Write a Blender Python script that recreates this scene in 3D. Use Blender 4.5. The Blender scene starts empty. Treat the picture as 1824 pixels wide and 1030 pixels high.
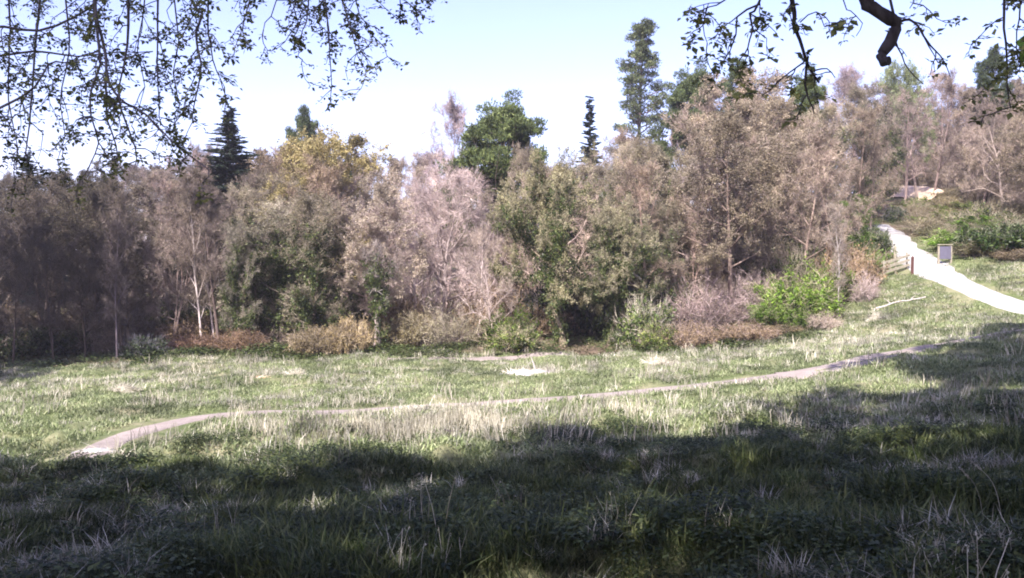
import bpy, math, random
import numpy as np
from mathutils import Vector, Matrix
rng = np.random.default_rng(7)
random.seed(7)
PI = math.pi
SC = bpy.context.scene
COL = SC.collection

# ------------------------------------------------------------------ camera
CAMZ = 6.0
F = 1518.0
PITCH = math.atan2(35.0, F)
cam_d = bpy.data.cameras.new('camera')
cam_d.sensor_width = 36.0
cam_d.lens = F * 36.0 / 1824.0
cam_d.clip_start = 0.1
cam_d.clip_end = 3000.0
cam_d.dof.use_dof = False
cam = bpy.data.objects.new('camera', cam_d)
COL.objects.link(cam)
cam.location = (0, 0, CAMZ)
cam.rotation_euler = (PI / 2 - PITCH, 0, 0)
SC.camera = cam

# ------------------------------------------------------------------ world, sun, exposure
SUN_ELEV = math.radians(45)
SUN_H = Vector((-0.42, -0.91, 0)).normalized()          # horizontal direction towards the sun: behind the camera, from the left
sun_dir = Vector((SUN_H.x * math.cos(SUN_ELEV), SUN_H.y * math.cos(SUN_ELEV), math.sin(SUN_ELEV)))
world = bpy.data.worlds.new('World')
SC.world = world
world.use_nodes = True
wt = world.node_tree
wt.nodes.clear()
sky = wt.nodes.new('ShaderNodeTexSky')
sky.sky_type = 'NISHITA'
sky.sun_disc = False
sky.sun_elevation = SUN_ELEV
sky.sun_rotation = math.atan2(SUN_H.x, SUN_H.y)
sky.altitude = 50
sky.air_density = 1.0
sky.dust_density = 1.4
sky.ozone_density = .8
tint = wt.nodes.new('ShaderNodeMix')
tint.data_type = 'RGBA'
tint.blend_type = 'MULTIPLY'
tint.inputs[0].default_value = 1.0
tint.inputs[7].default_value = (.98, 0.82, 1.06, 1)
bg = wt.nodes.new('ShaderNodeBackground')
bg.inputs['Strength'].default_value = 0.15
wo = wt.nodes.new('ShaderNodeOutputWorld')
wt.links.new(sky.outputs[0], tint.inputs[6])
wt.links.new(tint.outputs[2], bg.inputs[0])
wt.links.new(bg.outputs[0], wo.inputs[0])
sun_l = bpy.data.lights.new('sun', 'SUN')
sun_l.energy = 4.6
sun_l.angle = math.radians(0.5)
sun_l.color = (1.0, 0.945, 0.90)
sun = bpy.data.objects.new('sun', sun_l)
COL.objects.link(sun)
sun.rotation_euler = sun_dir.to_track_quat('Z', 'Y').to_euler()
sun.location = (-20, -40, 60)
vs = SC.view_settings
vs.view_transform = 'Standard'
vs.look = 'None'
vs.exposure = 1.35
vs.gamma = 1.0
vs.use_curve_mapping = False
SC.render.engine = 'CYCLES'
SC.cycles.use_denoising = True
SC.cycles.max_bounces = 5
SC.cycles.diffuse_bounces = 3
SC.cycles.transparent_max_bounces = 8
SC.cycles.filter_width = 1.9

# ------------------------------------------------------------------ picture to place
cp, sp = math.cos(PITCH), math.sin(PITCH)
def ray(px, py):
    cx = (np.asarray(px, float) - 912.0) / F
    cy = (515.0 - np.asarray(py, float)) / F
    return cx, cp + cy * sp, -sp + cy * cp        # x, y (forward), z
def at(px, py, D):
    x, y, z = ray(px, py)
    k = D / y
    return x * k, y * k, CAMZ + z * k

# ------------------------------------------------------------------ terrain height
ctrl = []
for px, py, D in [(912, 1030, 8.2), (0, 1030, 9), (1824, 1030, 7), (912, 900, 12.5), (0, 900, 14), (1824, 900, 10.5),
                  (0, 830, 18.5), (912, 830, 17), (1824, 830, 14), (0, 740, 28), (912, 740, 26), (1824, 740, 19.5),
                  (0, 690, 39), (500, 690, 37), (912, 680, 36), (1400, 670, 31), (1824, 670, 26), (400, 635, 50), (912, 636, 48),
                  (1400, 616, 46), (1824, 600, 33), (0, 662, 46), (1824, 552, 45), (1700, 503, 52), (1620, 480, 58),
                  (1580, 420, 71), (1560, 400, 78), (1640, 352, 97), (1500, 555, 53), (1300, 575, 55), (912, 600, 56), (1030, 603, 57),
                  (600, 610, 58), (1700, 400, 78), (300, 625, 56), (0, 640, 58)]:
    ctrl.append(at(px, py, D))
for x, y, z in [(0, 0, -2.7), (0, -10, 0.5), (-15, -8, -1), (15, -8, 1.0), (0, -40, 8), (-25, 5, -3.6), (25, 5, -0.6), (-45, -20, 0),
                (45, -20, 5), (-60, 30, -4.5), (60, 30, 2.5), (60, 60, 6), (-60, 60, -5), (-60, 100, -3), (-30, 110, -1), (0, 85, -1.5), (0, 110, 2),
                (30, 110, 7.5), (60, 110, 11), (0, 160, 6), (-80, 160, 1), (70, 160, 14), (-30, 80, -4), (100, 60, 9), (-110, 30, -6)]:
    ctrl.append((x, y, z + CAMZ))
ctrl = np.array(ctrl)
def _phi(r2):
    return 0.5 * r2 * np.log(r2 + 1e-9)
_cx = ctrl[:, :2] / 30.0
_n = len(_cx)
_K = _phi(((_cx[:, None] - _cx[None]) ** 2).sum(-1)) + np.eye(_n) * 2e-3
_P = np.hstack([np.ones((_n, 1)), _cx])
_A = np.block([[_K, _P], [_P.T, np.zeros((3, 3))]])
_w = np.linalg.solve(_A, np.concatenate([ctrl[:, 2], np.zeros(3)]))
def tps(x, y):
    x = np.asarray(x, float); y = np.asarray(y, float)
    xc = np.clip(x, -120, 120) / 30.0; yc = np.clip(y, -45, 190) / 30.0
    out = _w[_n] + _w[_n + 1] * xc + _w[_n + 2] * yc
    for i in range(_n):
        out = out + _w[i] * _phi((xc - _cx[i, 0]) ** 2 + (yc - _cx[i, 1]) ** 2)
    return out
def _hash(ix, iy, s):
    n = (ix.astype(np.int64) * 374761393 + iy.astype(np.int64) * 668265263 + s * 1442695041) & 0xffffffff
    n = ((n ^ (n >> 13)) * 1274126177) & 0xffffffff
    return ((n ^ (n >> 16)) & 0xffff) / 65535.0
def vnoise(x, y, s=0):
    x = np.asarray(x, float); y = np.asarray(y, float)
    ix = np.floor(x); iy = np.floor(y); fx = x - ix; fy = y - iy
    fx = fx * fx * (3 - 2 * fx); fy = fy * fy * (3 - 2 * fy)
    a = _hash(ix, iy, s); b = _hash(ix + 1, iy, s); c = _hash(ix, iy + 1, s); d = _hash(ix + 1, iy + 1, s)
    return (a * (1 - fx) + b * fx) * (1 - fy) + (c * (1 - fx) + d * fx) * fy
def smooth(x, y):
    return tps(x, y) + (vnoise(np.asarray(x) / 5.0, np.asarray(y) / 5.0, 3) - .5) * .28
def hit(px, py):
    """where the line of sight through a picture point meets the ground"""
    rx, ry, rz = ray(px, py)
    ts = np.concatenate([np.arange(2, 60, .15), np.arange(60, 160, .4)])
    z = CAMZ + rz / ry * ts; g = smooth(rx / ry * ts, ts)
    k = np.argmax(z < g)
    if k == 0:
        k = len(ts) - 1
    a, b = ts[k - 1], ts[k]
    for _ in range(14):
        m = (a + b) / 2
        if CAMZ + rz / ry * m < smooth(rx / ry * m, m): b = m
        else: a = m
    return np.array([rx / ry * b, b])
def densify(P, step):
    P = np.asarray(P, float); out = []
    # Catmull-Rom
    Q = np.vstack([2 * P[0] - P[1], P, 2 * P[-1] - P[-2]])
    for i in range(1, len(Q) - 2):
        L = np.linalg.norm(Q[i + 1] - Q[i]); n = max(2, int(L / step))
        for t in np.linspace(0, 1, n, endpoint=False):
            out.append(.5 * ((2 * Q[i]) + (-Q[i - 1] + Q[i + 1]) * t + (2 * Q[i - 1] - 5 * Q[i] + 4 * Q[i + 1] - Q[i + 2]) * t * t
                             + (-Q[i - 1] + 3 * Q[i] - 3 * Q[i + 1] + Q[i + 2]) * t ** 3))
    out.append(P[-1]); return np.array(out)

dirt_px = [(112, 832), (175, 798), (240, 770), (330, 746), (420, 736), (500, 733), (600, 733), (720, 725), (900, 715), (1050, 705), (1200, 691),
           (1350, 673), (1450, 660), (1520, 646), (1600, 628), (1700, 610), (1822, 588)]
dirt = [hit(*p) for p in dirt_px]
dirt.append(dirt[-1] + (dirt[-1] - dirt[-2]) * 2.5)
dirt = densify(dirt, .4)
white_px = [((1824, 557), (1824, 535)), ((1760, 539), (1760, 514)), ((1700, 518), (1700, 488)), ((1645, 489), (1652, 453)), ((1612, 468), (1636, 443)), ((1592, 445), (1622, 425)),
            ((1578, 420), (1608, 412)), ((1563, 402), (1580, 400))]
white = []
for a, b in white_px:
    pa, pb = hit(*a), hit(*b)
    white.append(np.array([*(pa + pb) / 2, min(1.4, max(.75, np.linalg.norm(pa - pb) / 2 * .48))]))
white.insert(0, np.array([*(white[0][:2] + (white[0][:2] - white[1][:2]) * 1.6), white[0][2]]))
whw = densify(np.array(white), .5)
upper_px = [(1596, 350), (1615, 347), (1640, 352), (1665, 358), (1682, 361)]
upper = densify([hit(*p) for p in upper_px], .5)
def dist_poly(x, y, P):
    x = np.asarray(x, float); y = np.asarray(y, float)
    d = np.full(x.shape, 1e9)
    for i in range(0, len(P) - 1):
        a = P[i, :2]; b = P[i + 1, :2]; ab = b - a; L = (ab ** 2).sum() + 1e-9
        t = np.clip(((x - a[0]) * ab[0] + (y - a[1]) * ab[1]) / L, 0, 1)
        d = np.minimum(d, np.hypot(x - a[0] - t * ab[0], y - a[1] - t * ab[1]))
    return d
edge_px = [(-900, 690), (-300, 680), (0, 664), (150, 652), (310, 641), (500, 634), (760, 630), (960, 629), (1180, 629), (1330, 617), (1430, 597), (1500, 545), (1540, 492), (1590, 470)]
edge = np.array([hit(*p) for p in edge_px if p[0] > -400])
edge = np.vstack([[-120, edge[0, 1] - 3], [-60, edge[0, 1]], edge, whw[int(len(whw) * .55):, :2], [80, 130]])
edge = edge[np.argsort(edge[:, 0], kind='stable')]
def wood_mask(x, y):
    """1 under the trees, 0 in the meadow"""
    ye = np.interp(x, edge[:, 0], edge[:, 1])
    w = np.clip((y - ye + (vnoise(np.asarray(x) / 2.5, np.asarray(y) / 2.5, 9) - .5) * 2.0) / 1.2, 0, 1)
    return np.maximum(w, np.clip((np.asarray(y) - 66) / 5, 0, 1))
def height(x, y):
    x = np.asarray(x, float); y = np.asarray(y, float)
    z = smooth(x, y)
    dd = dist_poly(x, y, dirt[::2]); dw = dist_poly(x, y, whw[::2])
    k = np.clip((dd - .7) / .6, 0, 1) * np.clip((dw - 2.2) / .8, 0, 1)
    b = (vnoise(x / 1.3, y / 1.3, 1) - .5) * np.where(y < 26, .62, .30) + (vnoise(x / .45, y / .45, 2) - .5) * np.where(y < 26, .22, .10)
    return z + b * k - .05 * (1 - k)
def ground(x, y):
    return float(height(np.array([x]), np.array([y]))[0])

# ------------------------------------------------------------------ mesh helpers
class Geo:
    def __init__(s): s.v = []; s.f = []; s.m = []; s.n = 0
    def add(s, v, f, m=0):
        v = np.asarray(v, np.float32); f = np.asarray(f, np.int64)
        s.v.append(v); s.f.append(f + s.n); s.m.append(np.full(len(f), m, np.int32)); s.n += len(v)
    def mesh(s, name, mats, smooth=False):
        v = np.concatenate(s.v) if s.v else np.zeros((0, 3), np.float32)
        f = np.concatenate(s.f) if s.f else np.zeros((0, 3), np.int64)
        m = np.concatenate(s.m) if s.m else np.zeros(0, np.int32)
        me = bpy.data.meshes.new(name)
        me.vertices.add(len(v)); me.vertices.foreach_set('co', v.ravel())
        me.loops.add(len(f) * 3); me.loops.foreach_set('vertex_index', f.ravel().astype(np.int32))
        me.polygons.add(len(f)); me.polygons.foreach_set('loop_start', (np.arange(len(f)) * 3).astype(np.int32))
        me.polygons.foreach_set('loop_total', np.full(len(f), 3, np.int32))
        me.polygons.foreach_set('material_index', m)
        me.polygons.foreach_set('use_smooth', np.full(len(f), smooth))
        for k in mats: me.materials.append(k)
        me.update(calc_edges=True)
        return me
def quads(F4):
    F4 = np.asarray(F4); return np.concatenate([F4[:, [0, 1, 2]], F4[:, [0, 2, 3]]])
def tube(g, pts, rad, sides=6, mat=0, cap=False, squash=None):
    pts = np.asarray(pts, float); rad = np.asarray(rad, float); n = len(pts)
    t = np.gradient(pts, axis=0); t /= np.linalg.norm(t, axis=1)[:, None] + 1e-9
    ref = np.array([0.13, 0.31, 1.0]) if abs(t[:, 2]).mean() < .8 else np.array([1.0, .21, .1])
    u = np.cross(t, ref); u /= np.linalg.norm(u, axis=1)[:, None] + 1e-9
    w = np.cross(t, u)
    a = np.linspace(0, 2 * PI, sides, endpoint=False)
    ring = pts[:, None] + rad[:, None, None] * (np.cos(a)[None, :, None] * u[:, None] + np.sin(a)[None, :, None] * w[:, None])
    i = np.arange(n - 1)[:, None] * sides; j = np.arange(sides)[None]; jn = (j + 1) % sides
    q = np.stack([i + j, i + jn, i + sides + jn, i + sides + j], -1).reshape(-1, 4)
    g.add(ring.reshape(-1, 3), quads(q), mat)
    if cap:
        for e, p in ((0, pts[0]), (n - 1, pts[-1])):
            vv = np.vstack([ring[e], p]); ff = [(k, (k + 1) % sides, sides) for k in range(sides)]
            g.add(vv, ff, mat)
def rand_rot(n, r=rng, upright=None):
    """random rotation matrices (n,3,3); upright = max tilt in radians"""
    if upright is None:
        q = r.normal(size=(n, 4)); q /= np.linalg.norm(q, axis=1)[:, None]
        w, x, y, z = q.T
        return np.stack([1 - 2 * (y * y + z * z), 2 * (x * y - z * w), 2 * (x * z + y * w), 2 * (x * y + z * w), 1 - 2 * (x * x + z * z), 2 * (y * z - x * w),
                         2 * (x * z - y * w), 2 * (y * z + x * w), 1 - 2 * (x * x + y * y)], -1).reshape(n, 3, 3)
    a = r.uniform(0, 2 * PI, n); tl = r.uniform(0, upright, n); b = r.uniform(0, 2 * PI, n)
    def rz(a):
        c, s = np.cos(a), np.sin(a); o = np.zeros_like(a); l = np.ones_like(a)
        return np.stack([c, -s, o, s, c, o, o, o, l], -1).reshape(-1, 3, 3)
    c, s = np.cos(tl), np.sin(tl); o = np.zeros(n); l = np.ones(n)
    rx = np.stack([l, o, o, o, c, -s, o, s, c], -1).reshape(-1, 3, 3)
    return rz(b) @ rx @ rz(a)
def frames(d, r=rng):
    """rotation matrices whose local +Z is d, spun at random"""
    d = np.asarray(d, float); d = d / (np.linalg.norm(d, axis=1)[:, None] + 1e-9)
    h = r.normal(size=d.shape); x = np.cross(h, d); x /= np.linalg.norm(x, axis=1)[:, None] + 1e-9
    y = np.cross(d, x); return np.stack([x, y, d], -1)
def stamp(g, tv, tf, tm, pos, R, s):
    """copies of a small template into one mesh"""
    pos = np.asarray(pos, float); n = len(pos)
    if n == 0: return
    s = np.asarray(s, float)
    if s.ndim == 1: s = s[:, None]
    v = np.einsum('nij,nkj->nki', R, tv[None] * s[:, None]) + pos[:, None]
    f = tf[None] + (np.arange(n) * len(tv))[:, None, None]
    g.v.append(v.reshape(-1, 3).astype(np.float32)); g.f.append(f.reshape(-1, 3) + g.n)
    g.m.append(np.tile(tm, n).astype(np.int32)); g.n += n * len(tv)

def obj(name, me, parent=None, **props):
    o = bpy.data.objects.new(name, me); COL.objects.link(o)
    if parent is not None: o.parent = parent
    for k, v in props.items(): o[k] = v
    return o
def empty(name, loc, label, cat, group=None):
    o = bpy.data.objects.new(name, None); COL.objects.link(o); o.location = loc
    o.empty_display_size = .3
    o['label'] = label; o['category'] = cat
    if group: o['group'] = group
    return o

# ------------------------------------------------------------------ materials
def new_mat(name):
    m = bpy.data.materials.new(name); m.use_nodes = True
    nt = m.node_tree; b = nt.nodes['Principled BSDF']; b.inputs['Specular IOR Level'].default_value = .25
    return m, nt, b
def N(nt, t, **kw):
    n = nt.nodes.new(t)
    for k, v in kw.items(): setattr(n, k, v)
    return n
def mixc(nt, f, a, b, mode='MIX'):
    n = N(nt, 'ShaderNodeMix', data_type='RGBA', blend_type=mode)
    for s, v in ((0, f), (6, a), (7, b)):
        if isinstance(v, bpy.types.NodeSocket): nt.links.new(v, n.inputs[s])
        elif s == 0: n.inputs[0].default_value = v
        else: n.inputs[s].default_value = (*v, 1)
    return n.outputs[2]
def noise(nt, scale, detail=4, co=None, rough=.6):
    n = N(nt, 'ShaderNodeTexNoise'); n.inputs['Scale'].default_value = scale; n.inputs['Detail'].default_value = detail; n.inputs['Roughness'].default_value = rough
    if co is not None: nt.links.new(co, n.inputs['Vector'])
    return n.outputs['Fac']
def ramp(nt, fac, stops):
    n = N(nt, 'ShaderNodeValToRGB'); e = n.color_ramp.elements
    while len(e) < len(stops): e.new(.5)
    for k, (p, c) in enumerate(stops): e[k].position = p; e[k].color = (*c, 1) if len(c) == 3 else c
    nt.links.new(fac, n.inputs[0]); return n.outputs[0]
def foliage(name, cols, transl=.25, spread=.5, use_obj=True, patch=.7, rough=.6):
    """leaf / blade material: colour differs from leaf to leaf, from plant to plant and in loose patches"""
    m, nt, b = new_mat(name)
    geo = N(nt, 'ShaderNodeNewGeometry'); oi = N(nt, 'ShaderNodeObjectInfo')
    c = ramp(nt, geo.outputs['Random Per Island'], [(i / (len(cols) - 1), k) for i, k in enumerate(cols)])
    h = N(nt, 'ShaderNodeHueSaturation')
    mr = N(nt, 'ShaderNodeMapRange'); mr.inputs[3].default_value = 1 - spread * .5; mr.inputs[4].default_value = 1 + spread * .5
    nt.links.new(oi.outputs['Random'], mr.inputs[0]); nt.links.new(mr.outputs[0], h.inputs['Value']); nt.links.new(c, h.inputs['Color'])
    c = h.outputs[0]
    if patch:
        f = noise(nt, patch, 2, geo.outputs['Position'])
        c = mixc(nt, 1.0, c, ramp(nt, f, [(.32, (.5, .5, .5)), (.68, (1.4, 1.38, 1.3))]), 'MULTIPLY')
    if use_obj: c = mixc(nt, 1.0, c, oi.outputs['Color'], 'MULTIPLY')
    nt.links.new(c, b.inputs['Base Color']); b.inputs['Roughness'].default_value = rough
    if transl:
        tr = N(nt, 'ShaderNodeBsdfTranslucent'); ms = N(nt, 'ShaderNodeMixShader'); ms.inputs[0].default_value = transl
        nt.links.new(c, tr.inputs[0]); nt.links.new(b.outputs[0], ms.inputs[1]); nt.links.new(tr.outputs[0], ms.inputs[2])
        nt.links.new(ms.outputs[0], nt.nodes['Material Output'].inputs[0])
    return m
def bark(name, c1, c2, scale=6, use_obj=True):
    m, nt, b = new_mat(name)
    geo = N(nt, 'ShaderNodeTexCoord'); mp = N(nt, 'ShaderNodeMapping'); mp.inputs['Scale'].default_value = (1, 1, .25)
    nt.links.new(geo.outputs['Object'], mp.inputs[0])
    f = noise(nt, scale, 6, mp.outputs[0], .7)
    c = mixc(nt, ramp(nt, f, [(.35, (0, 0, 0)), (.65, (1, 1, 1))]), c1, c2)
    if use_obj:
        oi = N(nt, 'ShaderNodeObjectInfo'); c = mixc(nt, 1.0, c, oi.outputs['Color'], 'MULTIPLY')
    nt.links.new(c, b.inputs['Base Color']); b.inputs['Roughness'].default_value = .9
    bp = N(nt, 'ShaderNodeBump'); bp.inputs['Strength'].default_value = .6; bp.inputs['Distance'].default_value = .03
    nt.links.new(f, bp.inputs['Height']); nt.links.new(bp.outputs[0], b.inputs['Normal'])
    return m
M = {}
M['bark'] = bark('bark', (.17, .13, .115), (.36, .30, .27))
M['pale_bark'] = bark('pale_bark', (.30, .26, .24), (.62, .56, .52), 9)
M['dark_bark'] = bark('dark_bark', (.035, .028, .028), (.10, .085, .08), 14)
M['grey_bark'] = bark('grey_bark', (.12, .10, .11), (.24, .21, .22), 14)
M['twig'] = foliage('twig', [(.18, .145, .135), (.35, .30, .28), (.52, .47, .45)], 0, .3, patch=.35, rough=.8)
M['bud'] = foliage('bud', [(.15, .138, .092), (.27, .25, .185), (.40, .372, .305)], .25, .3)
M['ivy'] = foliage('ivy', [(.018, .032, .012), (.055, .08, .025), (.16, .185, .065)], .1, .3, patch=.9, rough=.42)
M['leaf'] = foliage('leaf', [(.07, .12, .025), (.14, .22, .045), (.24, .32, .08)], .3, .3, patch=.8)
M['needle'] = foliage('needle', [(.03, .05, .02), (.075, .105, .04), (.13, .16, .065)], .05, .25, patch=.8)
M['spruce_needle'] = foliage('spruce_needle', [(.018, .032, .022), (.04, .06, .038), (.07, .09, .055)], .05, .25, patch=.8)
M['near_leaf'] = foliage('near_leaf', [(.16, .17, .08), (.26, .27, .11), (.42, .40, .14)], .45, .3, patch=2.0)
M['grass'] = foliage('grass', [(.022, .038, .010), (.062, .086, .024), (.165, .18, .075)], .25, .7, patch=1.1)  # near blades darkened, foreground shade put partly into this colour
M['lit_meadow_grass'] = foliage('lit_meadow_grass', [(.10, .135, .055), (.21, .25, .115), (.38, .40, .25)], .25, .6, patch=.35)  # lit counterpart of the near grass, sun's brightness put into the colour
M['straw'] = foliage('straw', [(.30, .27, .20), (.46, .43, .35), (.66, .63, .56)], .2, .5, patch=.45)
M['herb'] = foliage('herb', [(.018, .03, .010), (.05, .07, .022), (.13, .15, .06)], .2, .8, patch=.6)  # darkened like the near grass to deepen the foreground shade
M['yellow_flower'] = foliage('yellow_flower', [(.6, .55, .05), (.7, .62, .08)], 0, .1, patch=0)
M['litter_leaf'] = foliage('litter_leaf', [(.10, .08, .05), (.17, .14, .085), (.26, .22, .15)], 0, .5)
def soil(name, a, b_, c_, scale=3.0, bump=.4):
    m, nt, b = new_mat(name); geo = N(nt, 'ShaderNodeNewGeometry'); P = geo.outputs['Position']
    f = noise(nt, scale, 8, P, .7); g = noise(nt, scale * 9, 5, P, .7); k = noise(nt, .35, 3, P)
    c = mixc(nt, ramp(nt, f, [(.35, (0, 0, 0)), (.65, (1, 1, 1))]), a, b_)
    c = mixc(nt, ramp(nt, g, [(.45, (0, 0, 0)), (.7, (.8, .8, .8))]), c, c_)
    c = mixc(nt, 1.0, c, ramp(nt, k, [(.3, (.8, .8, .8)), (.7, (1.15, 1.15, 1.15))]), 'MULTIPLY')
    nt.links.new(c, b.inputs['Base Color']); b.inputs['Roughness'].default_value = .95
    bp = N(nt, 'ShaderNodeBump'); bp.inputs['Strength'].default_value = bump; bp.inputs['Distance'].default_value = .05
    nt.links.new(g, bp.inputs['Height']); nt.links.new(bp.outputs[0], b.inputs['Normal'])
    return m
M['dirt'] = soil('dirt', (.24, .19, .165), (.33, .275, .245), (.42, .37, .33))
M['gravel'] = soil('gravel', (.36, .34, .32), (.46, .44, .42), (.25, .23, .21), 4.0)
M['chalk'] = soil('chalk', (.66, .48, .34), (.82, .66, .50), (.48, .33, .22), 2.0)
M['wood'] = bark('weathered_wood', (.25, .22, .16), (.40, .36, .27), 10, False)
M['red_wood'] = bark('red_wood', (.07, .03, .025), (.13, .06, .05), 10, False)
M['stone'] = soil('stone', (.55, .50, .50), (.72, .68, .68), (.40, .36, .36), 5)
M['straw_mat'] = soil('straw_mat', (.26, .24, .17), (.38, .35, .27), (.48, .45, .37), 6)
M['orange_clay'] = soil('orange_clay', (.55, .36, .18), (.68, .46, .28), (.40, .25, .15), 5)

# ground: grass-green soil in the meadow, brown litter under the trees (mask stored on the mesh)
gm, nt, b = new_mat('meadow_ground')
geo = N(nt, 'ShaderNodeNewGeometry'); P = geo.outputs['Position']
f1 = noise(nt, .5, 5, P); f2 = noise(nt, 6, 6, P, .75); f3 = noise(nt, 30, 4, P, .7)
cg = mixc(nt, ramp(nt, f2, [(.35, (0, 0, 0)), (.65, (1, 1, 1))]), (.075, .10, .036), (.165, .19, .075))
cg = mixc(nt, ramp(nt, f1, [(.45, (0, 0, 0)), (.68, (.75, .75, .75))]), cg, (.34, .30, .19))
cg = mixc(nt, ramp(nt, f3, [(.5, (0, 0, 0)), (.75, (.5, .5, .5))]), cg, (.03, .035, .018))
cl = mixc(nt, ramp(nt, f2, [(.4, (0, 0, 0)), (.6, (1, 1, 1))]), (.10, .07, .045), (.19, .145, .10))
cl = mixc(nt, ramp(nt, f1, [(.5, (0, 0, 0)), (.62, (.8, .8, .8))]), cl, (.075, .105, .035))
at_ = N(nt, 'ShaderNodeAttribute'); at_.attribute_name = 'litter'
c = mixc(nt, at_.outputs['Fac'], cg, cl)
nt.links.new(c, b.inputs['Base Color']); b.inputs['Roughness'].default_value = 1
bp = N(nt, 'ShaderNodeBump'); bp.inputs['Strength'].default_value = .7; bp.inputs['Distance'].default_value = .08
nt.links.new(f2, bp.inputs['Height']); nt.links.new(bp.outputs[0], b.inputs['Normal'])

# ------------------------------------------------------------------ ground
def spaced(breaks):
    out = []
    for a, b_, s in breaks: out += list(np.arange(a, b_, s))
    return np.array(sorted(set(np.round(out + [breaks[-1][1]], 4))))
gx = spaced([(-1200, -200, 100), (-200, -60, 7), (-60, -36, 1.2), (-36, -16, .3), (-16, 16, .18), (16, 36, .3), (36, 60, 1.2), (60, 200, 7), (200, 1200, 100)])
gy = spaced([(-600, -100, 50), (-100, -10, 5), (-10, 4, 1.0), (4, 24, .16), (24, 60, .33), (60, 110, 1.2), (110, 200, 5), (200, 1800, 100)])
X, Y = np.meshgrid(gx, gy); Z = height(X.ravel(), Y.ravel())
g = Geo(); nx = len(gx)
i = (np.arange(len(gy) - 1)[:, None] * nx + np.arange(nx - 1)[None]).ravel()
g.add(np.stack([X.ravel(), Y.ravel(), Z], 1), quads(np.stack([i, i + 1, i + nx + 1, i + nx], 1)))
me = g.mesh('ground', [gm], True)
att = me.attributes.new('litter', 'FLOAT', 'POINT')
att.data.foreach_set('value', wood_mask(X.ravel(), Y.ravel()).astype(np.float32))
obj('ground', me, kind='structure')

def ribbon(name, P, halfw, mat, lift=.035, jitter=.28, crown=0.0, n=9, uneven=.03):
    """a path laid over the ground, with worn edges"""
    P = np.asarray(P, float); c = P[:, :2]; t = np.gradient(c, axis=0); t /= np.linalg.norm(t, axis=1)[:, None]
    nrm = np.stack([-t[:, 1], t[:, 0]], 1)
    hw = halfw if np.ndim(halfw) else np.full(len(c), halfw)
    u = np.linspace(-1, 1, n); s = np.arange(len(c))
    jl = 1 + (vnoise(s * .35, s * 0, 5) - .5) * 2 * jitter; jr = 1 + (vnoise(s * .35, s * 0 + 7, 6) - .5) * 2 * jitter
    w = np.where(u[None] < 0, jl[:, None], jr[:, None]) * u[None] * hw[:, None]
    xy = c[:, None] + nrm[:, None] * w[..., None]
    z = height(xy[..., 0].ravel(), xy[..., 1].ravel()).reshape(w.shape)
    zc = z + lift + crown * (1 - u[None] ** 2) - .08 * (abs(u[None]) > .98) + (vnoise(xy[..., 0] * 3, xy[..., 1] * 3, 8) - .5) * uneven
    v = np.concatenate([xy, zc[..., None]], -1).reshape(-1, 3)
    i = (np.arange(len(c) - 1)[:, None] * n + np.arange(n - 1)[None]).ravel()
    g = Geo(); g.add(v, quads(np.stack([i, i + 1, i + n + 1, i + n], 1)))
    return obj(name, g.mesh(name, [mat], True), kind='structure')
s_ = np.arange(len(dirt)) / len(dirt)
off = np.zeros_like(dirt); tt = np.gradient(dirt, axis=0); tt /= np.linalg.norm(tt, axis=1)[:, None]
nn = np.stack([-tt[:, 1], tt[:, 0]], 1)
kk = int(len(dirt) * .0)
nd_ = int(len(dirt) * .56)
ribbon('dirt_path', dirt[:nd_], np.interp(np.arange(nd_), [0, nd_ * .25, nd_ * .5, nd_], [.40, .48, .66, .74]), M['dirt'])
far_rut = dirt[int(len(dirt) * .53):] + nn[int(len(dirt) * .53):] * .55
near_rut = dirt[int(len(dirt) * .53):] - nn[int(len(dirt) * .53):] * .55
ribbon('wheel_rut', far_rut, .38, M['dirt'], jitter=.3)
ribbon('wheel_rut', near_rut, .48, M['dirt'], jitter=.3)
ribbon('white_gravel_path', whw, whw[:, 2], M['gravel'], lift=.05, crown=.05, jitter=.2)
# the pale bank above the bend
uc = upper
ribbon('chalk_bank', np.vstack([uc]), 1.7, M['chalk'], lift=.25, crown=.9, jitter=.6)
bare_c = densify([hit(690, 641), hit(760, 639), hit(860, 637), hit(960, 634), hit(1020, 633)], .5)
ribbon('bare_earth_strip', bare_c, .75, M['dirt'], lift=.03, jitter=.6)
def near_path(x, y):
    d = np.minimum(dist_poly(x, y, dirt[::2]) - .75, dist_poly(x, y, whw[::2]) - 1.05)
    return np.minimum(d, dist_poly(x, y, bare_c[::2]) - .35)

# ------------------------------------------------------------------ tree kit
def spray_template(n=7, L=.7, w=.022, bud=0, bud_s=.05, seed=0, droop=0.0, fan=.8, budmat=1):
    """a forked spray of twigs growing along +Z, with buds or young leaves"""
    r = np.random.default_rng(seed); V = []; Fc = []; Mt = []; k = 0
    for a in range(n):
        d = np.array([r.normal() * fan * .6, r.normal() * fan * .6, 1.0]); d /= np.linalg.norm(d)
        p0 = np.array([0, 0, r.uniform(0, .45) * L]); p1 = p0 + d * L * r.uniform(.45, 1); p1[2] -= droop
        s = np.cross(d, r.normal(size=3)); s /= np.linalg.norm(s)
        V += [p0 - s * w * .5, p0 + s * w * .5, p1]; Fc.append((k, k + 1, k + 2)); Mt.append(0); k += 3
        for b_ in range(bud):
            p = p0 + (p1 - p0) * r.uniform(.35, 1.0) + r.normal(size=3) * bud_s * .5
            u = r.normal(size=3); u /= np.linalg.norm(u); q = np.cross(u, r.normal(size=3)); q /= np.linalg.norm(q)
            z = bud_s * r.uniform(.6, 1.3)
            V += [p - u * z * .5, p + q * z * .35, p + u * z * .5, p - q * z * .35]; Fc += [(k, k + 1, k + 2), (k, k + 2, k + 3)]; Mt += [budmat, budmat]; k += 4
    return np.array(V), np.array(Fc), np.array(Mt)
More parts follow.
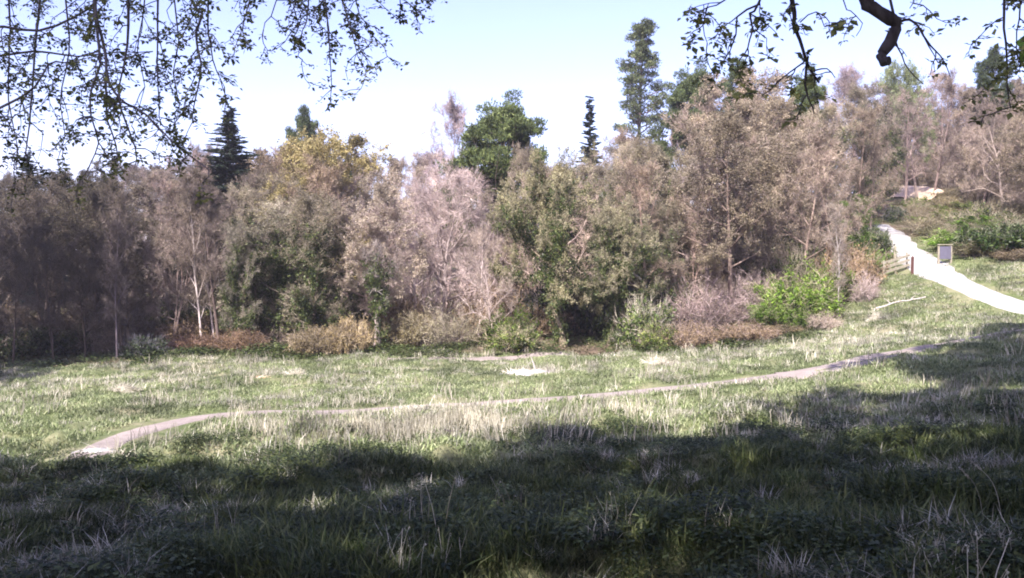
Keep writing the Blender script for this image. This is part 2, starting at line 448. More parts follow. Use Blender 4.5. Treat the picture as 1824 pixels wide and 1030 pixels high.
def clump_template(n=14, R=.35, s=.12, seed=0, mat=1, flat=.7, long=1.0):
    """a loose clump of leaves"""
    r = np.random.default_rng(seed); V = []; Fc = []; k = 0
    for a in range(n):
        p = r.normal(size=3); p /= np.linalg.norm(p); p *= R * r.uniform(.3, 1) ; p[2] *= flat
        u = r.normal(size=3); u /= np.linalg.norm(u); q = np.cross(u, r.normal(size=3)); q /= np.linalg.norm(q); z = s * r.uniform(.6, 1.3)
        V += [p - u * z * .5 * long, p + q * z * .38, p + u * z * .5 * long, p - q * z * .38]; Fc += [(k, k + 1, k + 2), (k, k + 2, k + 3)]; k += 4
    return np.array(V), np.array(Fc), np.full(len(Fc), mat)
def grow(seed, H, r0, first=.25, nl=13, spread=.38, up=(.9, .35), sub=7, twigs=5, wob=.06, lean=0., forks=1, top=.95, crownshape=None, droop=0., base_spread=0.):
    """trunk(s), limbs, branches and twigs as lists of (points, radii, level)"""
    r = np.random.default_rng(seed); out = []
    def line(p, d, L, ra, rb, n, wob, up_pull):
        pts = [np.array(p, float)]; d = np.array(d, float) / np.linalg.norm(d)
        for k in range(n):
            d = d + r.normal(size=3) * wob; d[2] += up_pull; d /= np.linalg.norm(d)
            pts.append(pts[-1] + d * L / n)
        return np.array(pts), np.linspace(ra, rb, n + 1)
    def along(P, t):
        f = t * (len(P) - 1); k = min(int(f), len(P) - 2); return P[k] + (P[k + 1] - P[k]) * (f - k), P[k + 1] - P[k]
    for fk in range(forks):
        ang = r.uniform(0, 2 * PI); dl = np.array([math.cos(ang) * (lean + (.16 if forks > 1 else 0)), math.sin(ang) * (lean + (.16 if forks > 1 else 0)), 1])
        b0 = np.array([math.cos(ang), math.sin(ang), 0]) * base_spread
        P, Rr = line(b0, dl, H * top * (r.uniform(.8, 1) if fk else 1), r0 * (1 if fk == 0 else .75), r0 * .12, 9, wob, .05)
        Rr[0] *= 1.35; P[:, 2] -= .25
        out.append((P, Rr, 0)); phase = r.uniform(0, 6)
        for k in range(nl // (1 if forks == 1 else 2)):
            t = first + (1 - first) * (k + r.uniform(0, .7)) / (nl // (1 if forks == 1 else 2)); t = min(t, .97)
            p, d0 = along(P, t); phase += 2.4 + r.normal() * .3
            tt = (t - first) / (1 - first)
            sh = crownshape(tt) if crownshape else (math.sin(PI * min(1, .22 + tt * .72)) ** .8)
            e = up[1] + (up[0] - up[1]) * tt + r.normal() * .1
            d = np.array([math.cos(phase) * math.cos(e), math.sin(phase) * math.cos(e), math.sin(e)])
            L = max(.8, H * spread * sh * r.uniform(.8, 1.15)); rl = max(.02, r0 * (1 - t * .85) * .5)
            Q, Rq = line(p, d, L, rl, rl * .25, 6, wob * 1.8, .05 - droop); out.append((Q, Rq, 1))
            for m in range(sub):
                t2 = .22 + .78 * (m + r.uniform(0, 1)) / sub; p2, d2 = along(Q, min(t2, .98)); d2 = d2 / np.linalg.norm(d2)
                d3 = d2 * .75 + r.normal(size=3) * .55; d3[2] += .22 - droop * 2
                L2 = L * r.uniform(.28, .5) * (1.15 - t2 * .5); r2 = max(.012, rl * (1 - t2 * .75) * .5)
                S, Rs = line(p2, d3, L2, r2, r2 * .35, 4, wob * 2.2, .05 - droop); out.append((S, Rs, 2))
                for q in range(twigs):
                    t3 = .25 + .75 * (q + r.uniform(0, 1)) / twigs; p3, d4 = along(S, min(t3, .99)); d4 = d4 / np.linalg.norm(d4)
                    d5 = d4 * .8 + r.normal(size=3) * .6; d5[2] += .15 - droop * 3
                    L3 = L2 * r.uniform(.35, .6); T, Rt = line(p3, d5, L3, max(.009, r2 * .4), .006, 2, wob * 2, -droop); out.append((T, Rt, 3))
    return out
def skeleton(br, g_trunk, g_crown, bark_mat=0):
    for P, Rr, lv in br:
        if lv == 0: tube(g_trunk, P, Rr, 8)
        elif lv == 1: tube(g_trunk, P, Rr, 5)
        elif lv == 2: tube(g_trunk, P, Rr, 3)
        else: tube(g_crown, P, Rr, 3)
def tips(br, lv, per, r, lo=.3):
    pos = []; d = []
    for P, Rr, l in br:
        if l != lv: continue
        for k in range(per):
            t = lo + (1 - lo) * (k + r.uniform(0, 1)) / per; f = min(t, .999) * (len(P) - 1); i = int(f); a = P[i + 1] - P[i]
            pos.append(P[i] + a * (f - i)); d.append(a)
    return np.array(pos), np.array(d)
PROTO = {}
def save(name, gt, gc, mats_t, mats_c, H, W, extra=None):
    PROTO[name] = dict(trunk=gt.mesh(name + '_trunk', mats_t, True), crown=gc.mesh(name + '_crown', mats_c), H=H, W=W, extra=extra)
def bare_tree(name, seed, H=16., r0=.22, bud=1, bud_s=.07, per=3, ivy=0, ivy_top=.5, barkm='bark', spray=7, spray_L=.75, leafmat='bud', **kw):
    r = np.random.default_rng(seed + 50); br = grow(seed, H, r0, **kw)
    gt, gc = Geo(), Geo(); skeleton(br, gt, gc)
    for lv, pr in ((3, per), (2, 2)):
        p, d = tips(br, lv, pr, r); d = d / (np.linalg.norm(d, axis=1)[:, None]) + r.normal(size=d.shape) * .45; d[:, 2] += .1
        for v in range(3):
            tv, tf, tm = spray_template(spray, spray_L, .022, bud, bud_s, seed * 3 + v)
            s = slice(v, None, 3); stamp(gc, tv, tf, tm, p[s], frames(d[s], r), r.uniform(.6, 1.25, len(p[s])))
    extra = None
    if ivy:
        gi = Geo(); pos = []
        for P, Rr, lv in br:
            if lv > 2 or P[0][2] > H * ivy_top: continue
            n = int(ivy * {0: 1.0, 1: .16, 2: .03}[lv]); t = r.uniform(0, 1, n) * (len(P) - 1.001); i = t.astype(int)
            q = P[i] + (P[i + 1] - P[i]) * (t - i)[:, None]; k = q[:, 2] < H * ivy_top * r.uniform(.7, 1.15, n)
            pos.append((q + r.normal(size=(n, 3)) * (.42 if lv == 0 else .3))[k])
        pos = np.concatenate(pos)
        for v in range(3):
            tv, tf, tm = clump_template(9, .3, .15, v, 0); s = slice(v, None, 3)
            stamp(gi, tv, tf, tm, pos[s], rand_rot(len(pos[s]), r), r.uniform(.6, 1.3, len(pos[s])))
        extra = ('ivy', gi.mesh(name + '_ivy', [M['ivy']]))
    W = max(np.abs(np.concatenate([P for P, _, l in br if l == 2])[:, :2]).max(0)) * 2
    save(name, gt, gc, [M[barkm]], [M['twig'], M[leafmat]], H, W, extra)
bare_tree('bare_a', 1, 16, .2, bud=1, nl=14, spread=.33)
bare_tree('bare_b', 2, 15, .17, bud=1, nl=15, spread=.30, forks=2)
bare_tree('bare_c', 3, 17, .2, bud=2, bud_s=.09, nl=14, spread=.34, up=(1.0, .5))
bare_tree('bare_wide', 4, 14, .26, bud=0, barkm='pale_bark', nl=16, spread=.48, first=.16, wob=.11, sub=7, twigs=5, per=3)
bare_tree('bare_slim', 5, 15, .12, bud=1, nl=16, spread=.19, first=.2, up=(1.15, .8), sub=6, twigs=4, barkm='pale_bark')
bare_tree('budding', 6, 15, .22, bud=4, bud_s=.13, nl=14, spread=.38, per=3)
bare_tree('ivy_tree', 7, 14, .24, bud=2, bud_s=.1, nl=14, spread=.36, ivy=620, ivy_top=.8, first=.12)
bare_tree('ivy_oak', 8, 13, .34, bud=3, bud_s=.13, nl=18, spread=.50, ivy=900, ivy_top=.95, first=.42, up=(1.0, .15), wob=.12)
bare_tree('ivy_post', 9, 9, .16, bud=0, nl=8, spread=.22, ivy=520, ivy_top=.75, first=.4, sub=4, twigs=3, per=2)
bare_tree('bare_low', 11, 9, .12, bud=3, bud_s=.1, forks=2, nl=18, spread=.42, first=.08, per=3)
bare_tree('grey_leafy', 10, 16, .24, bud=4, bud_s=.12, nl=15, spread=.36, per=3)

def leafy_tree(name, seed, H, r0, clumps=3, R=.5, s=.16, nleaf=16, mat='leaf', **kw):
    r = np.random.default_rng(seed + 80); br = grow(seed, H, r0, **kw); gt, gc = Geo(), Geo(); skeleton(br, gt, gc)
    p, d = tips(br, 3, clumps, r)
    for v in range(4):
        tv, tf, tm = clump_template(nleaf, R, s, seed + v); k = slice(v, None, 4)
        stamp(gc, tv, tf, tm, p[k], rand_rot(len(p[k]), r), r.uniform(.6, 1.3, len(p[k])))
    W = max(np.abs(np.concatenate([P for P, _, l in br if l == 2])[:, :2]).max(0)) * 2
    save(name, gt, gc, [M['bark']], [M['twig'], M[mat]], H, W)
leafy_tree('shade_tree', 21, 24, .42, 2, .85, .42, 12, nl=16, spread=.40, first=.34, sub=7, twigs=5, up=(.9, .2))
leafy_tree('leafy_small', 22, 8, .12, 2, .34, .13, 14, nl=13, spread=.36, first=.1, sub=5, twigs=4)

def pine(name, seed, H, r0, first=.45, nl=15, spread=.34, flat=.42, pads=4, R=.75, dens=60, shape=None):
    """old pine: bare stem, heavy limbs, needle pads in flattened tiers"""
    r = np.random.default_rng(seed); br = grow(seed, H, r0, first=first, nl=nl, spread=spread, up=(1.0, .12), sub=5, twigs=2, wob=.09 if not shape else .04, top=.93 if not shape else .97, crownshape=shape)
    gt, gc = Geo(), Geo(); skeleton(br, gt, gc)
    p, d = tips(br, 2, pads, r, .45); p2, d2 = tips(br, 1, 2, r, .85); p = np.vstack([p, p2])
    for v in range(4):
        rr = np.random.default_rng(seed * 7 + v); V = []; Fc = []; k = 0
        for a in range(dens):
            q = rr.normal(size=3); q /= np.linalg.norm(q); q *= rr.uniform(.35, 1) ** .5 * R; q[2] = abs(q[2]) * flat - .05
            u = q / R + rr.normal(size=3) * .5; u[2] += .5; u /= np.linalg.norm(u); w = np.cross(u, rr.normal(size=3)); w /= np.linalg.norm(w)
            V += [q - w * .05, q + w * .05, q + u * rr.uniform(.16, .32)]; Fc.append((k, k + 1, k + 2)); k += 3
        sel = slice(v, None, 4)
        stamp(gc, np.array(V), np.array(Fc), np.full(len(Fc), 1), p[sel], rand_rot(len(p[sel]), r, .35), r.uniform(.7, 1.35, len(p[sel])))
    W = max(np.abs(p[:, :2]).max(0)) * 2
    save(name, gt, gc, [M['bark']], [M['twig'], M['needle']], H, W)
pine('pine_broad', 31, 18, .34, first=.32, nl=32, spread=.36, pads=7, R=1.05, dens=85)
pine('pine_round', 32, 18, .30, first=.55, nl=18, spread=.25, pads=6, R=.95, dens=70)

def spruce(name, seed, H, r0, wmax=2.6, whorls=30, per=9, ragged=.2, en=.27, prof=None, droop=.35, gap=None, fr=9):
    r = np.random.default_rng(seed); gt, gc = Geo(), Geo()
    n = 12; zz = np.linspace(-.3, H, n); tp = np.stack([r.normal(size=n) * .03, r.normal(size=n) * .03, zz], 1); tube(gt, tp, np.linspace(r0, .02, n), 8)
    rr = np.random.default_rng(seed + 1)
    fv = []; ff = []; k = 0
    for a in range(16):                                  # a bough: a flat fringe of drooping needle sprays along +Z
        t = (a + .5) / 16; side = 1 if a % 2 else -1; ln = (.34 * (1 - t * .75)) * rr.uniform(.7, 1.2)
        p = np.array([0, 0, t]); q = p + np.array([side * ln, -ln * rr.uniform(.15, .6), .22]); w = .05
        fv += [p + [0, 0, -w], p + [0, 0, w * 1.2], q, p + [0, -.11, .03]]; ff += [(k, k + 1, k + 2), (k, k + 2, k + 3)]; k += 4
    fv = np.array(fv); ff = np.array(ff)
    pos = []; D = []; S = []
    for w in range(whorls):
        t = (w + r.uniform(0, .6)) / whorls; z = H * (.06 + .93 * t)
        rad = wmax * (prof(t) if prof else (1 - t) ** .8 + .03)
        if gap and gap[0] < t < gap[1]: rad *= .12
        for b_ in range(per):
            if r.uniform() < ragged: continue
            a = 2 * PI * (b_ + r.uniform(0, 1)) / per + w; e = -droop * (1 - t) + .25 * t + r.normal() * en
            pos.append((0, 0, z + r.normal() * .4)); D.append((math.cos(a) * math.cos(e), math.sin(a) * math.cos(e), math.sin(e))); S.append(max(.2, rad * r.uniform(.45, 1.12)))
    pos = np.array(pos); D = np.array(D); S = np.array(S)
    # upright frame: local Y = up so fringes hang
    Dz = D / np.linalg.norm(D, axis=1)[:, None]; Xx = np.cross(np.tile([0, 0, 1.], (len(D), 1)), Dz); Xx /= np.linalg.norm(Xx, axis=1)[:, None]; Yy = np.cross(Dz, Xx)
    R = np.stack([Xx, Yy, Dz], -1); sc = np.stack([np.maximum(S, .4) * .9, np.maximum(S, .4) * .9, S], 1)
    stamp(gc, fv, ff, np.full(len(ff), 1), pos, R, sc)
    # needle tufts all over the boughs
    tv, tf, tm = clump_template(16, .34, .16, seed, 1, .75, 1.5)
    m = 8; t = r.uniform(.25, 1.0, (len(pos), m)); q = (pos[:, None] + D[:, None] * (S[:, None] * t)[..., None]).reshape(-1, 3)
    stamp(gc, tv, tf, tm, q, rand_rot(len(q), r, .5), np.repeat(np.clip(S / 2.2, .28, 1.3), m))
    for k in range(0, len(pos)): tube(gc, [pos[k], pos[k] + D[k] * S[k] * .9], [.03, .01], 3)
    save(name, gt, gc, [M['bark']], [M['twig'], M['spruce_needle']], H, wmax * 2)
spruce('spruce', 41, 17, .2, 2.7, 64, 12)
spruce('spruce_thin', 42, 16, .15, 1.3, 60, 10)
def _firshape(t):
    if t < .76: return .55 + .5 * math.sin(t / .76 * PI) ** .7
    if t < .82: return .07
    return .50 * math.sqrt(max(0.05, 1 - ((t - .90) / .11) ** 2)) + .05
pine('old_fir', 43, 26, .36, first=.42, nl=52, spread=.118, flat=.8, pads=2, R=.52, dens=46, shape=_firshape)

# bushes ------------------------------------------------------------
def bush(name, seed, stems=60, H=2.2, R=1.6, leaf=None, n_sp=6, s=.10, nleaf=12, twig_only=False, bud=0, cl=.3):
    r = np.random.default_rng(seed); gt, gc = Geo(), Geo(); P = []; D = []
    for k in range(stems):
        a = r.uniform(0, 2 * PI); q = math.sqrt(r.uniform(0, 1)); p = np.array([math.cos(a) * q * R * .6, math.sin(a) * q * R * .6, -.1])
        d = np.array([math.cos(a) * q * .6 + r.normal() * .25, math.sin(a) * q * .6 + r.normal() * .25, 1.]); d /= np.linalg.norm(d)
        L = H * r.uniform(.6, 1.08) * (1.05 - .35 * q); pts = [p]
        for m in range(5):
            d = d + r.normal(size=3) * .16; d[2] -= .07 * q; d /= np.linalg.norm(d); pts.append(pts[-1] + d * L / 5)
        pts = np.array(pts); tube(gt, pts, np.linspace(.022, .006, 6), 3)
        for m in range(n_sp):
            t = .3 + .7 * (m + r.uniform()) / n_sp; f = min(t, .99) * 5; i = int(f); P.append(pts[i] + (pts[i + 1] - pts[i]) * (f - i)); D.append(d + r.normal(size=3) * .7)
    P = np.array(P); D = np.array(D)
    for v in range(3):
        k = slice(v, None, 3); tv, tf, tm = spray_template(5, H * .28, .016, bud, s, seed + v); stamp(gc, tv, tf, tm, P[k], frames(D[k], r), r.uniform(.6, 1.2, len(P[k])))
        if not twig_only:
            tv, tf, tm = clump_template(nleaf, cl, s, seed + v); stamp(gc, tv, tf, tm, P[k], rand_rot(len(P[k]), r), r.uniform(.6, 1.3, len(P[k])))
    save(name, gt, gc, [M['bark']], [M['twig'], M[leaf or 'leaf']], H, R * 2)
bush('bush_green', 51, 70, 2.6, 1.8, 'leaf', 8, .13, 16, cl=.34)
bush('bush_ivy', 52, 70, 2.4, 1.8, 'ivy', 8, .14, 16, cl=.34)
bush('bush_bramble', 53, 110, 1.8, 1.9, 'litter_leaf', 8, .09, 5, bud=1, cl=.25)
bush('bush_bare', 54, 90, 2.4, 1.6, 'bud', 8, .07, 0, True, bud=1)

# placing -----------------------------------------------------------
PLACED = []
USED = set()
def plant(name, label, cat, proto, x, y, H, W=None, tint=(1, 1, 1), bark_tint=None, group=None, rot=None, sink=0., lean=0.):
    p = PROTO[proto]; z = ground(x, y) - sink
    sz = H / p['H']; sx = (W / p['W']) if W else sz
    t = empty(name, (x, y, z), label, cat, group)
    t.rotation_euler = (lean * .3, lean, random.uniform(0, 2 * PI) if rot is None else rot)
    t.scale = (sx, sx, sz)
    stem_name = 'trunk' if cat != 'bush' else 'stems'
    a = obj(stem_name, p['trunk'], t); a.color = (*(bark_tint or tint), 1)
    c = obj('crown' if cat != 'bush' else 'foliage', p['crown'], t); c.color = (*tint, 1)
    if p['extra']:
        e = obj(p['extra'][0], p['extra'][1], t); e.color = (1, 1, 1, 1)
    PLACED.append((x, y)); return t
def tree_px(name, label, cat, proto, px, D, top, wpx=None, **kw):
    x, y, _ = at(px, 500, D); zt = at(px, top, D)[2]; H = zt - ground(x, y)
    W = wpx * D / F if wpx else None
    return plant(name, label, cat, proto, x, y, H, W, **kw)

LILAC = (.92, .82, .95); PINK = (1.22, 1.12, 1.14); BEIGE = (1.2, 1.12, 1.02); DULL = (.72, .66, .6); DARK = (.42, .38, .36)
# --- conifers and landmarks on the skyline
tree_px('spruce_tree', 'small distant bluish spruce spike above the dark trees at the far left', 'tree', 'spruce', 52, 92, 275, 170, tint=(.9, 1, 1.3))  # blue of distance put into the tint
tree_px('spruce_tree', 'dark pointed spruce standing left of the yellow-green budding tree', 'tree', 'spruce', 410, 70, 196, 270)
tree_px('pine_tree', 'dark round-headed pine rising behind the yellow-green budding tree', 'tree', 'pine_round', 557, 80, 196, 95, tint=(.75, .75, .8))
tree_px('pine_tree', 'large broad green pine in the middle of the skyline', 'tree', 'pine_broad', 872, 65, 178, 265, tint=(1.3, 1.25, 1.05))
tree_px('spruce_tree', 'slender dark conifer between the broad pine and the tall old fir', 'tree', 'spruce_thin', 1050, 84, 178, 100)
tree_px('fir_tree', 'tallest tree, ragged old fir with a gap below its domed top', 'tree', 'old_fir', 1132, 92, 44, 120, tint=(1.5, 1.35, 1.6), bark_tint=(.6, .55, .6))  # pale lilac tint puts distance haze into the fir's colour
tree_px('pine_tree', 'dark pine with a wide crown just right of the tall old fir', 'tree', 'pine_broad', 1224, 76, 120, 185, tint=(.8, .78, .75))
tree_px('pine_tree', 'round dark pine top behind the beige trees under the hanging leaves', 'tree', 'pine_round', 1318, 88, 106, 100, tint=(.8, .8, .8))
tree_px('pine_tree', 'dark green pine behind the leafy twigs right of the beige trees', 'tree', 'pine_broad', 1425, 74, 133, 120, tint=(1, 1, .9))
tree_px('budding_tree', 'yellow-green tree on the ridge below the broken limb', 'tree', 'budding', 1632, 92, 118, 120, tint=(.9, 1.15, .7), bark_tint=(.8, .75, .75))
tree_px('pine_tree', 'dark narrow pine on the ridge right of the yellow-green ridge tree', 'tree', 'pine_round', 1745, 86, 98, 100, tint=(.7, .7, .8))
tree_px('pine_tree', 'dark conifer half hidden behind the yellow-green budding tree', 'tree', 'pine_round', 615, 72, 305, 60, tint=(.6, .6, .6))
tree_px('bare_tree', 'pale lilac bare tree on the skyline left of the broad pine', 'tree', 'bare_c', 778, 78, 190, 150, tint=(1.1, 1.0, 1.15))
tree_px('bare_tree', 'hazy lilac bare tree on the ridge behind the hanging leafy twigs', 'tree', 'bare_c', 1530, 96, 122, 110, tint=(1.1, 1, 1.2))  # lilac of the haze put into the tint

# --- front of the wood, left to right
tree_px('yellow_green_tree', 'tree with yellow-green young leaves left of the middle', 'tree', 'budding', 515, 62, 243, 290, tint=(1.3, 1.2, .7), bark_tint=(1, 1, 1))
tree_px('ivy_clad_tree', 'dark ivy-clad tree below the yellow-green budding tree', 'tree', 'ivy_tree', 500, 55, 365, 220, tint=(.95, .95, .85))
tree_px('ivy_clad_tree', 'short ivy-clad tree between the birch pair and the brown brambles', 'tree', 'ivy_tree', 425, 53, 400, 90, tint=(.8, .8, .75))
tree_px('birch_tree', 'left of two pale leaning birches near the left end of the meadow', 'tree', 'bare_slim', 362, 53, 290, 90, tint=DULL, bark_tint=(1.1, 1.05, 1.05), lean=-.08, rot=0)
tree_px('birch_tree', 'right of two pale leaning birches near the left end of the meadow', 'tree', 'bare_slim', 384, 54, 300, 90, tint=DULL, bark_tint=(1.1, 1.05, 1.05), lean=-.10, rot=0)
tree_px('bare_tree', 'purple-brown bare tree left of the pointed spruce', 'tree', 'bare_b', 320, 60, 268, 165, tint=(.85, .72, .7))
tree_px('bare_tree', 'pale many-stemmed bare tree behind the ivy-wrapped trunk', 'tree', 'bare_slim', 668, 53, 360, 110, tint=(1.1, 1, 1), rot=2)
tree_px('ivy_wrapped_tree', 'thin dark trunk wrapped in ivy beside the brown brambles', 'tree', 'ivy_post', 676, 51, 425, 62, tint=(.7, .7, .7))
tree_px('bare_tree', 'big pale spreading bare tree in the middle of the wood edge', 'tree', 'bare_wide', 790, 57, 325, 280, tint=PINK, bark_tint=(.75, .68, .68))
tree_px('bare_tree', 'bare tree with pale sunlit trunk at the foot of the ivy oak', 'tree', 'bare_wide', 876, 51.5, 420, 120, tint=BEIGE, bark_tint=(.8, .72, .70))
tree_px('bare_tree', 'tall beige bare tree below the broad pine', 'tree', 'bare_c', 950, 62, 275, 110, tint=BEIGE)
tree_px('ivy_oak', 'wide olive-green ivy-hung oak over the dark hollow', 'tree', 'ivy_oak', 1005, 53, 325, 250, tint=(1.05, 1.05, .8))
tree_px('ivy_oak', 'smaller ivy-hung tree leaning over the right part of the dark hollow', 'tree', 'ivy_oak', 1085, 53.5, 395, 180, tint=(.9, .9, .75))  # extra canopy added to deepen the hollow's shade
tree_px('ivy_clad_tree', 'tall dark ivy-clad stem right of the wide ivy oak', 'tree', 'ivy_tree', 1118, 60, 262, 120, tint=(1, .95, .8))
tree_px('ivy_clad_tree', 'low dark ivy-covered tree right of the dark hollow', 'tree', 'ivy_tree', 1160, 56, 370, 120, tint=(.8, .8, .7))
tree_px('budding_tree', 'large grey-beige budding tree right of the ivy-clad stems', 'tree', 'grey_leafy', 1255, 60, 262, 200, tint=(1.2, 1.12, 1.15))
tree_px('budding_tree', 'beige budding tree above the bright green bush', 'tree', 'grey_leafy', 1375, 63, 235, 210, tint=(1.1, 1.0, .95))
tree_px('budding_tree', 'tall light-brown tree behind the large grey-beige one', 'tree', 'grey_leafy', 1300, 72, 150, 200, tint=(1.15, 1.03, .96))
tree_px('slim_tree', 'slim pale bare sapling standing in front of the green bank', 'tree', 'bare_slim', 1493, 52, 355, 50, tint=(1.1, 1.05, 1.0), bark_tint=(1.1, 1.1, 1.1))
tree_px('leafy_tree', 'green leafy small tree left of the top of the white path', 'tree', 'leafy_small', 1540, 66, 350, 90, tint=(.7, .75, .6))
tree_px('leafy_tree', 'green leafy small tree on the bank right of the signboard', 'tree', 'leafy_small', 1745, 60, 385, 110, tint=(.9, 1, .7))
tree_px('bare_tree', 'forked dark bare tree beside the top bend of the white path', 'tree', 'bare_b', 1548, 72, 215, 110, tint=(.9, .8, .7), bark_tint=(.6, .55, .55))

# --- the wood behind, filled row by row
def region(px):
    for a, lab, tint in ((235, 'shade-tinted brown bare tree in the shaded wood at the left', (.37, .34, .31)), (430, 'purple-brown bare tree of the thicket around the birch pair', (.80, .73, .72)),  # first tint darkened, the left wood's shade put into the colour
                    (640, 'bare tree of the thicket around the yellow-green budding tree', (1.0, .86, .74)), (900, 'pinkish bare tree of the wood left of the broad pine', PINK),
                    (1080, 'bare tree of the wood behind the wide ivy oak', (1.12, .98, .9)), (1290, 'beige bare tree of the wood under the tall old fir', (1.15, 1.0, .92)),
                    (1530, 'light-brown bare tree of the wood behind the bright green bush', (1.08, .98, .90)), (9999, 'brown bare tree of the wooded slope above the white path', (1.0, .90, .80))):
        if px < a: return lab, tint
SKY = [(-200, 300), (0, 330), (60, 320), (160, 312), (235, 320), (300, 285), (420, 300), (520, 265), (620, 305), (680, 295), (740, 280), (790, 295), (850, 325), (940, 320), (985, 300), (1040, 300), (1080, 265), (1130, 262),
       (1200, 262), (1245, 240), (1300, 175), (1390, 190), (1480, 165), (1560, 160), (1650, 150), (1740, 165), (1824, 165), (2100, 160)]
SKY = [(a, b_ - 16) for a, b_ in SKY]
sx_, sy_ = zip(*SKY)
rr = random.Random(5)
LM = [(52, 'the small far spruce'), (208, 'the slim grey trunk'), (320, 'the purple-brown tree'), (372, 'the birch pair'), (410, 'the pointed spruce'), (520, 'the yellow-green tree'), (615, 'the half-hidden conifer'),
      (676, 'the ivy-wrapped trunk'), (775, 'the lilac skyline tree'), (872, 'the broad pine'), (950, 'the tall beige tree'), (1010, 'the ivy oak'), (1050, 'the slender conifer'), (1132, 'the tall old fir'), (1222, 'the wide-crowned pine'),
      (1318, 'the round pine top'), (1425, 'the dark green pine'), (1493, 'the slim sapling'), (1548, 'the forked tree by the path'), (1632, 'the ridge budding tree'), (1745, 'the narrow ridge pine')]
LOOK = {'ivy_tree': 'ivy-clad tree', 'bare_wide': 'wide pale bare tree', 'bare_low': 'low bushy bare tree', 'bare_a': 'twiggy bare tree', 'bare_b': 'fork-stemmed bare tree', 'bare_c': 'tall budding bare tree', 'grey_leafy': 'grey-beige leafing tree'}
ROWN = ['in front', 'in second row', 'in third row', 'deep in wood', 'at the back']
def relabel(lab, kd, ri, px):
    tone = 'shade-tinted' if px < 235 else ('purplish' if px < 430 else ('pinkish' if px < 900 else ('pale' if px < 1290 else ('light-brown' if px < 1530 else 'brown'))))
    c = sorted(LM, key=lambda q: abs(q[0] - px))[0]; d = px - c[0]
    rel = 'beyond the left edge side of ' if px < -10 else ('behind ' if abs(d) < 14 else ('right of ' if d > 0 else 'left of '))
    if px < -10: rel = 'far left of '
    if px > 1790: rel = 'far right of '
    return tone + ' ' + LOOK[kd] + ' ' + ROWN[ri] + ' ' + rel + c[1]
LM2 = LM + [(1600, 'the bend'), (1684, 'the signboard'), (1800, 'the right edge')]
def near_lm(lb, px):
    c = sorted(LM2 if 'slope' in lb else LM, key=lambda q: abs(q[0] - px))[0]; d = px - c[0]
    return lb + ', ' + ('right behind ' if abs(d) < 12 else ('right of ' if d > 0 else 'left of ')) + c[1]
kinds = ['bare_a', 'bare_b', 'bare_c', 'grey_leafy', 'bare_a', 'bare_c']
rows = [(55, 92, 60), (62, 80, 35), (71, 76, 10), (82, 66, 0), (96, 60, -3)]
for ri, (D0, step, drop) in enumerate(rows):
    px = -170 + rr.uniform(0, 60)
    while px < 2000:
        D = D0 + rr.uniform(-3, 3); px += step * rr.uniform(.7, 1.25)
        if px > 1500:
            D += 12
            if px > 1545 and ri == 0: continue
        top = np.interp(px, sx_, sy_) + drop + rr.uniform(-4, 34)
        x, y, _ = at(px, 500, D)
        if float(dist_poly(np.array([x]), np.array([y]), whw[::2])[0]) < 2.6: continue
        if 1560 < px < 1720 and D < 99:                       # keep the view up the path to the pale bank open
            top = max(top, 150)
            if D < 84: continue
        if 950 < px < 1125 and D < 59: continue
        lab, tint = region(px); v = rr.uniform(.7, 1.25)
        if D > 85: tint = tuple(a * b_ for a, b_ in zip(tint, (1.0, 1.0, 1.12)))  # far trees tinted bluer, distance haze put into the colour
        H = at(px, top, D)[2] - ground(x, y)
        if H < 4: continue
        kd = rr.choice(kinds)
        if ri < 3 and (430 < px < 640 or 880 < px < 1230 or px > 1450) and rr.random() < .5: kd = 'ivy_tree'; tint = (.95, .92, .8)
        if ri < 2 and rr.random() < .15: kd = 'bare_wide'
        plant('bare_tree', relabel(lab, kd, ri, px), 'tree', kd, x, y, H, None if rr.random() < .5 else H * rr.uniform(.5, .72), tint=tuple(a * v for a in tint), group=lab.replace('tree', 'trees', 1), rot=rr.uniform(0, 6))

for k in range(44):                                            # the wooded slope above the path and round the pale bank
    if k < 20: px = rr.uniform(1540, 1990); D = rr.uniform(104, 122); top = rr.uniform(165, 235)
    elif k < 30: px = rr.uniform(1745, 2000); D = rr.uniform(64, 74); top = rr.uniform(195, 300)
    else: px = rr.uniform(1705, 2000); D = rr.uniform(76, 98); top = rr.uniform(175, 250)
    x, y, _ = at(px, 500, D); H = at(px, top, D)[2] - ground(x, y)
    if H < 3: continue
    kd = rr.choice(['bare_b', 'grey_leafy', 'bare_low', 'bare_low']); v = rr.uniform(.85, 1.1)
    plant('bare_tree', relabel('', kd, 3 if k < 20 else (0 if k < 30 else 2), px), 'tree', kd, x, y, H, H * rr.uniform(.6, .9), tint=(1.0 * v, .91 * v, .82 * v), group='brown bare trees of the wooded slope above the white path', rot=rr.uniform(0, 6))
for k, px in enumerate((1535, 1562, 1590, 1615, 1640, 1664, 1690, 1716, 1745, 1775)):
    x, y, _ = at(px, 500, 106 + (k % 3) * 2); plant('ridge_bush', 'twiggy thicket on the ridge behind the pale bank, number %s from the left' % ('one two three four five six seven eight nine ten'.split()[k]), 'bush', ('bush_bare', 'bush_bramble')[k % 2], x, y, 4.5 + (k * 7 % 3), 5.5, tint=(.85, .78, .72), bark_tint=(1, 1, 1), group='twiggy thickets on the ridge behind the pale bank')
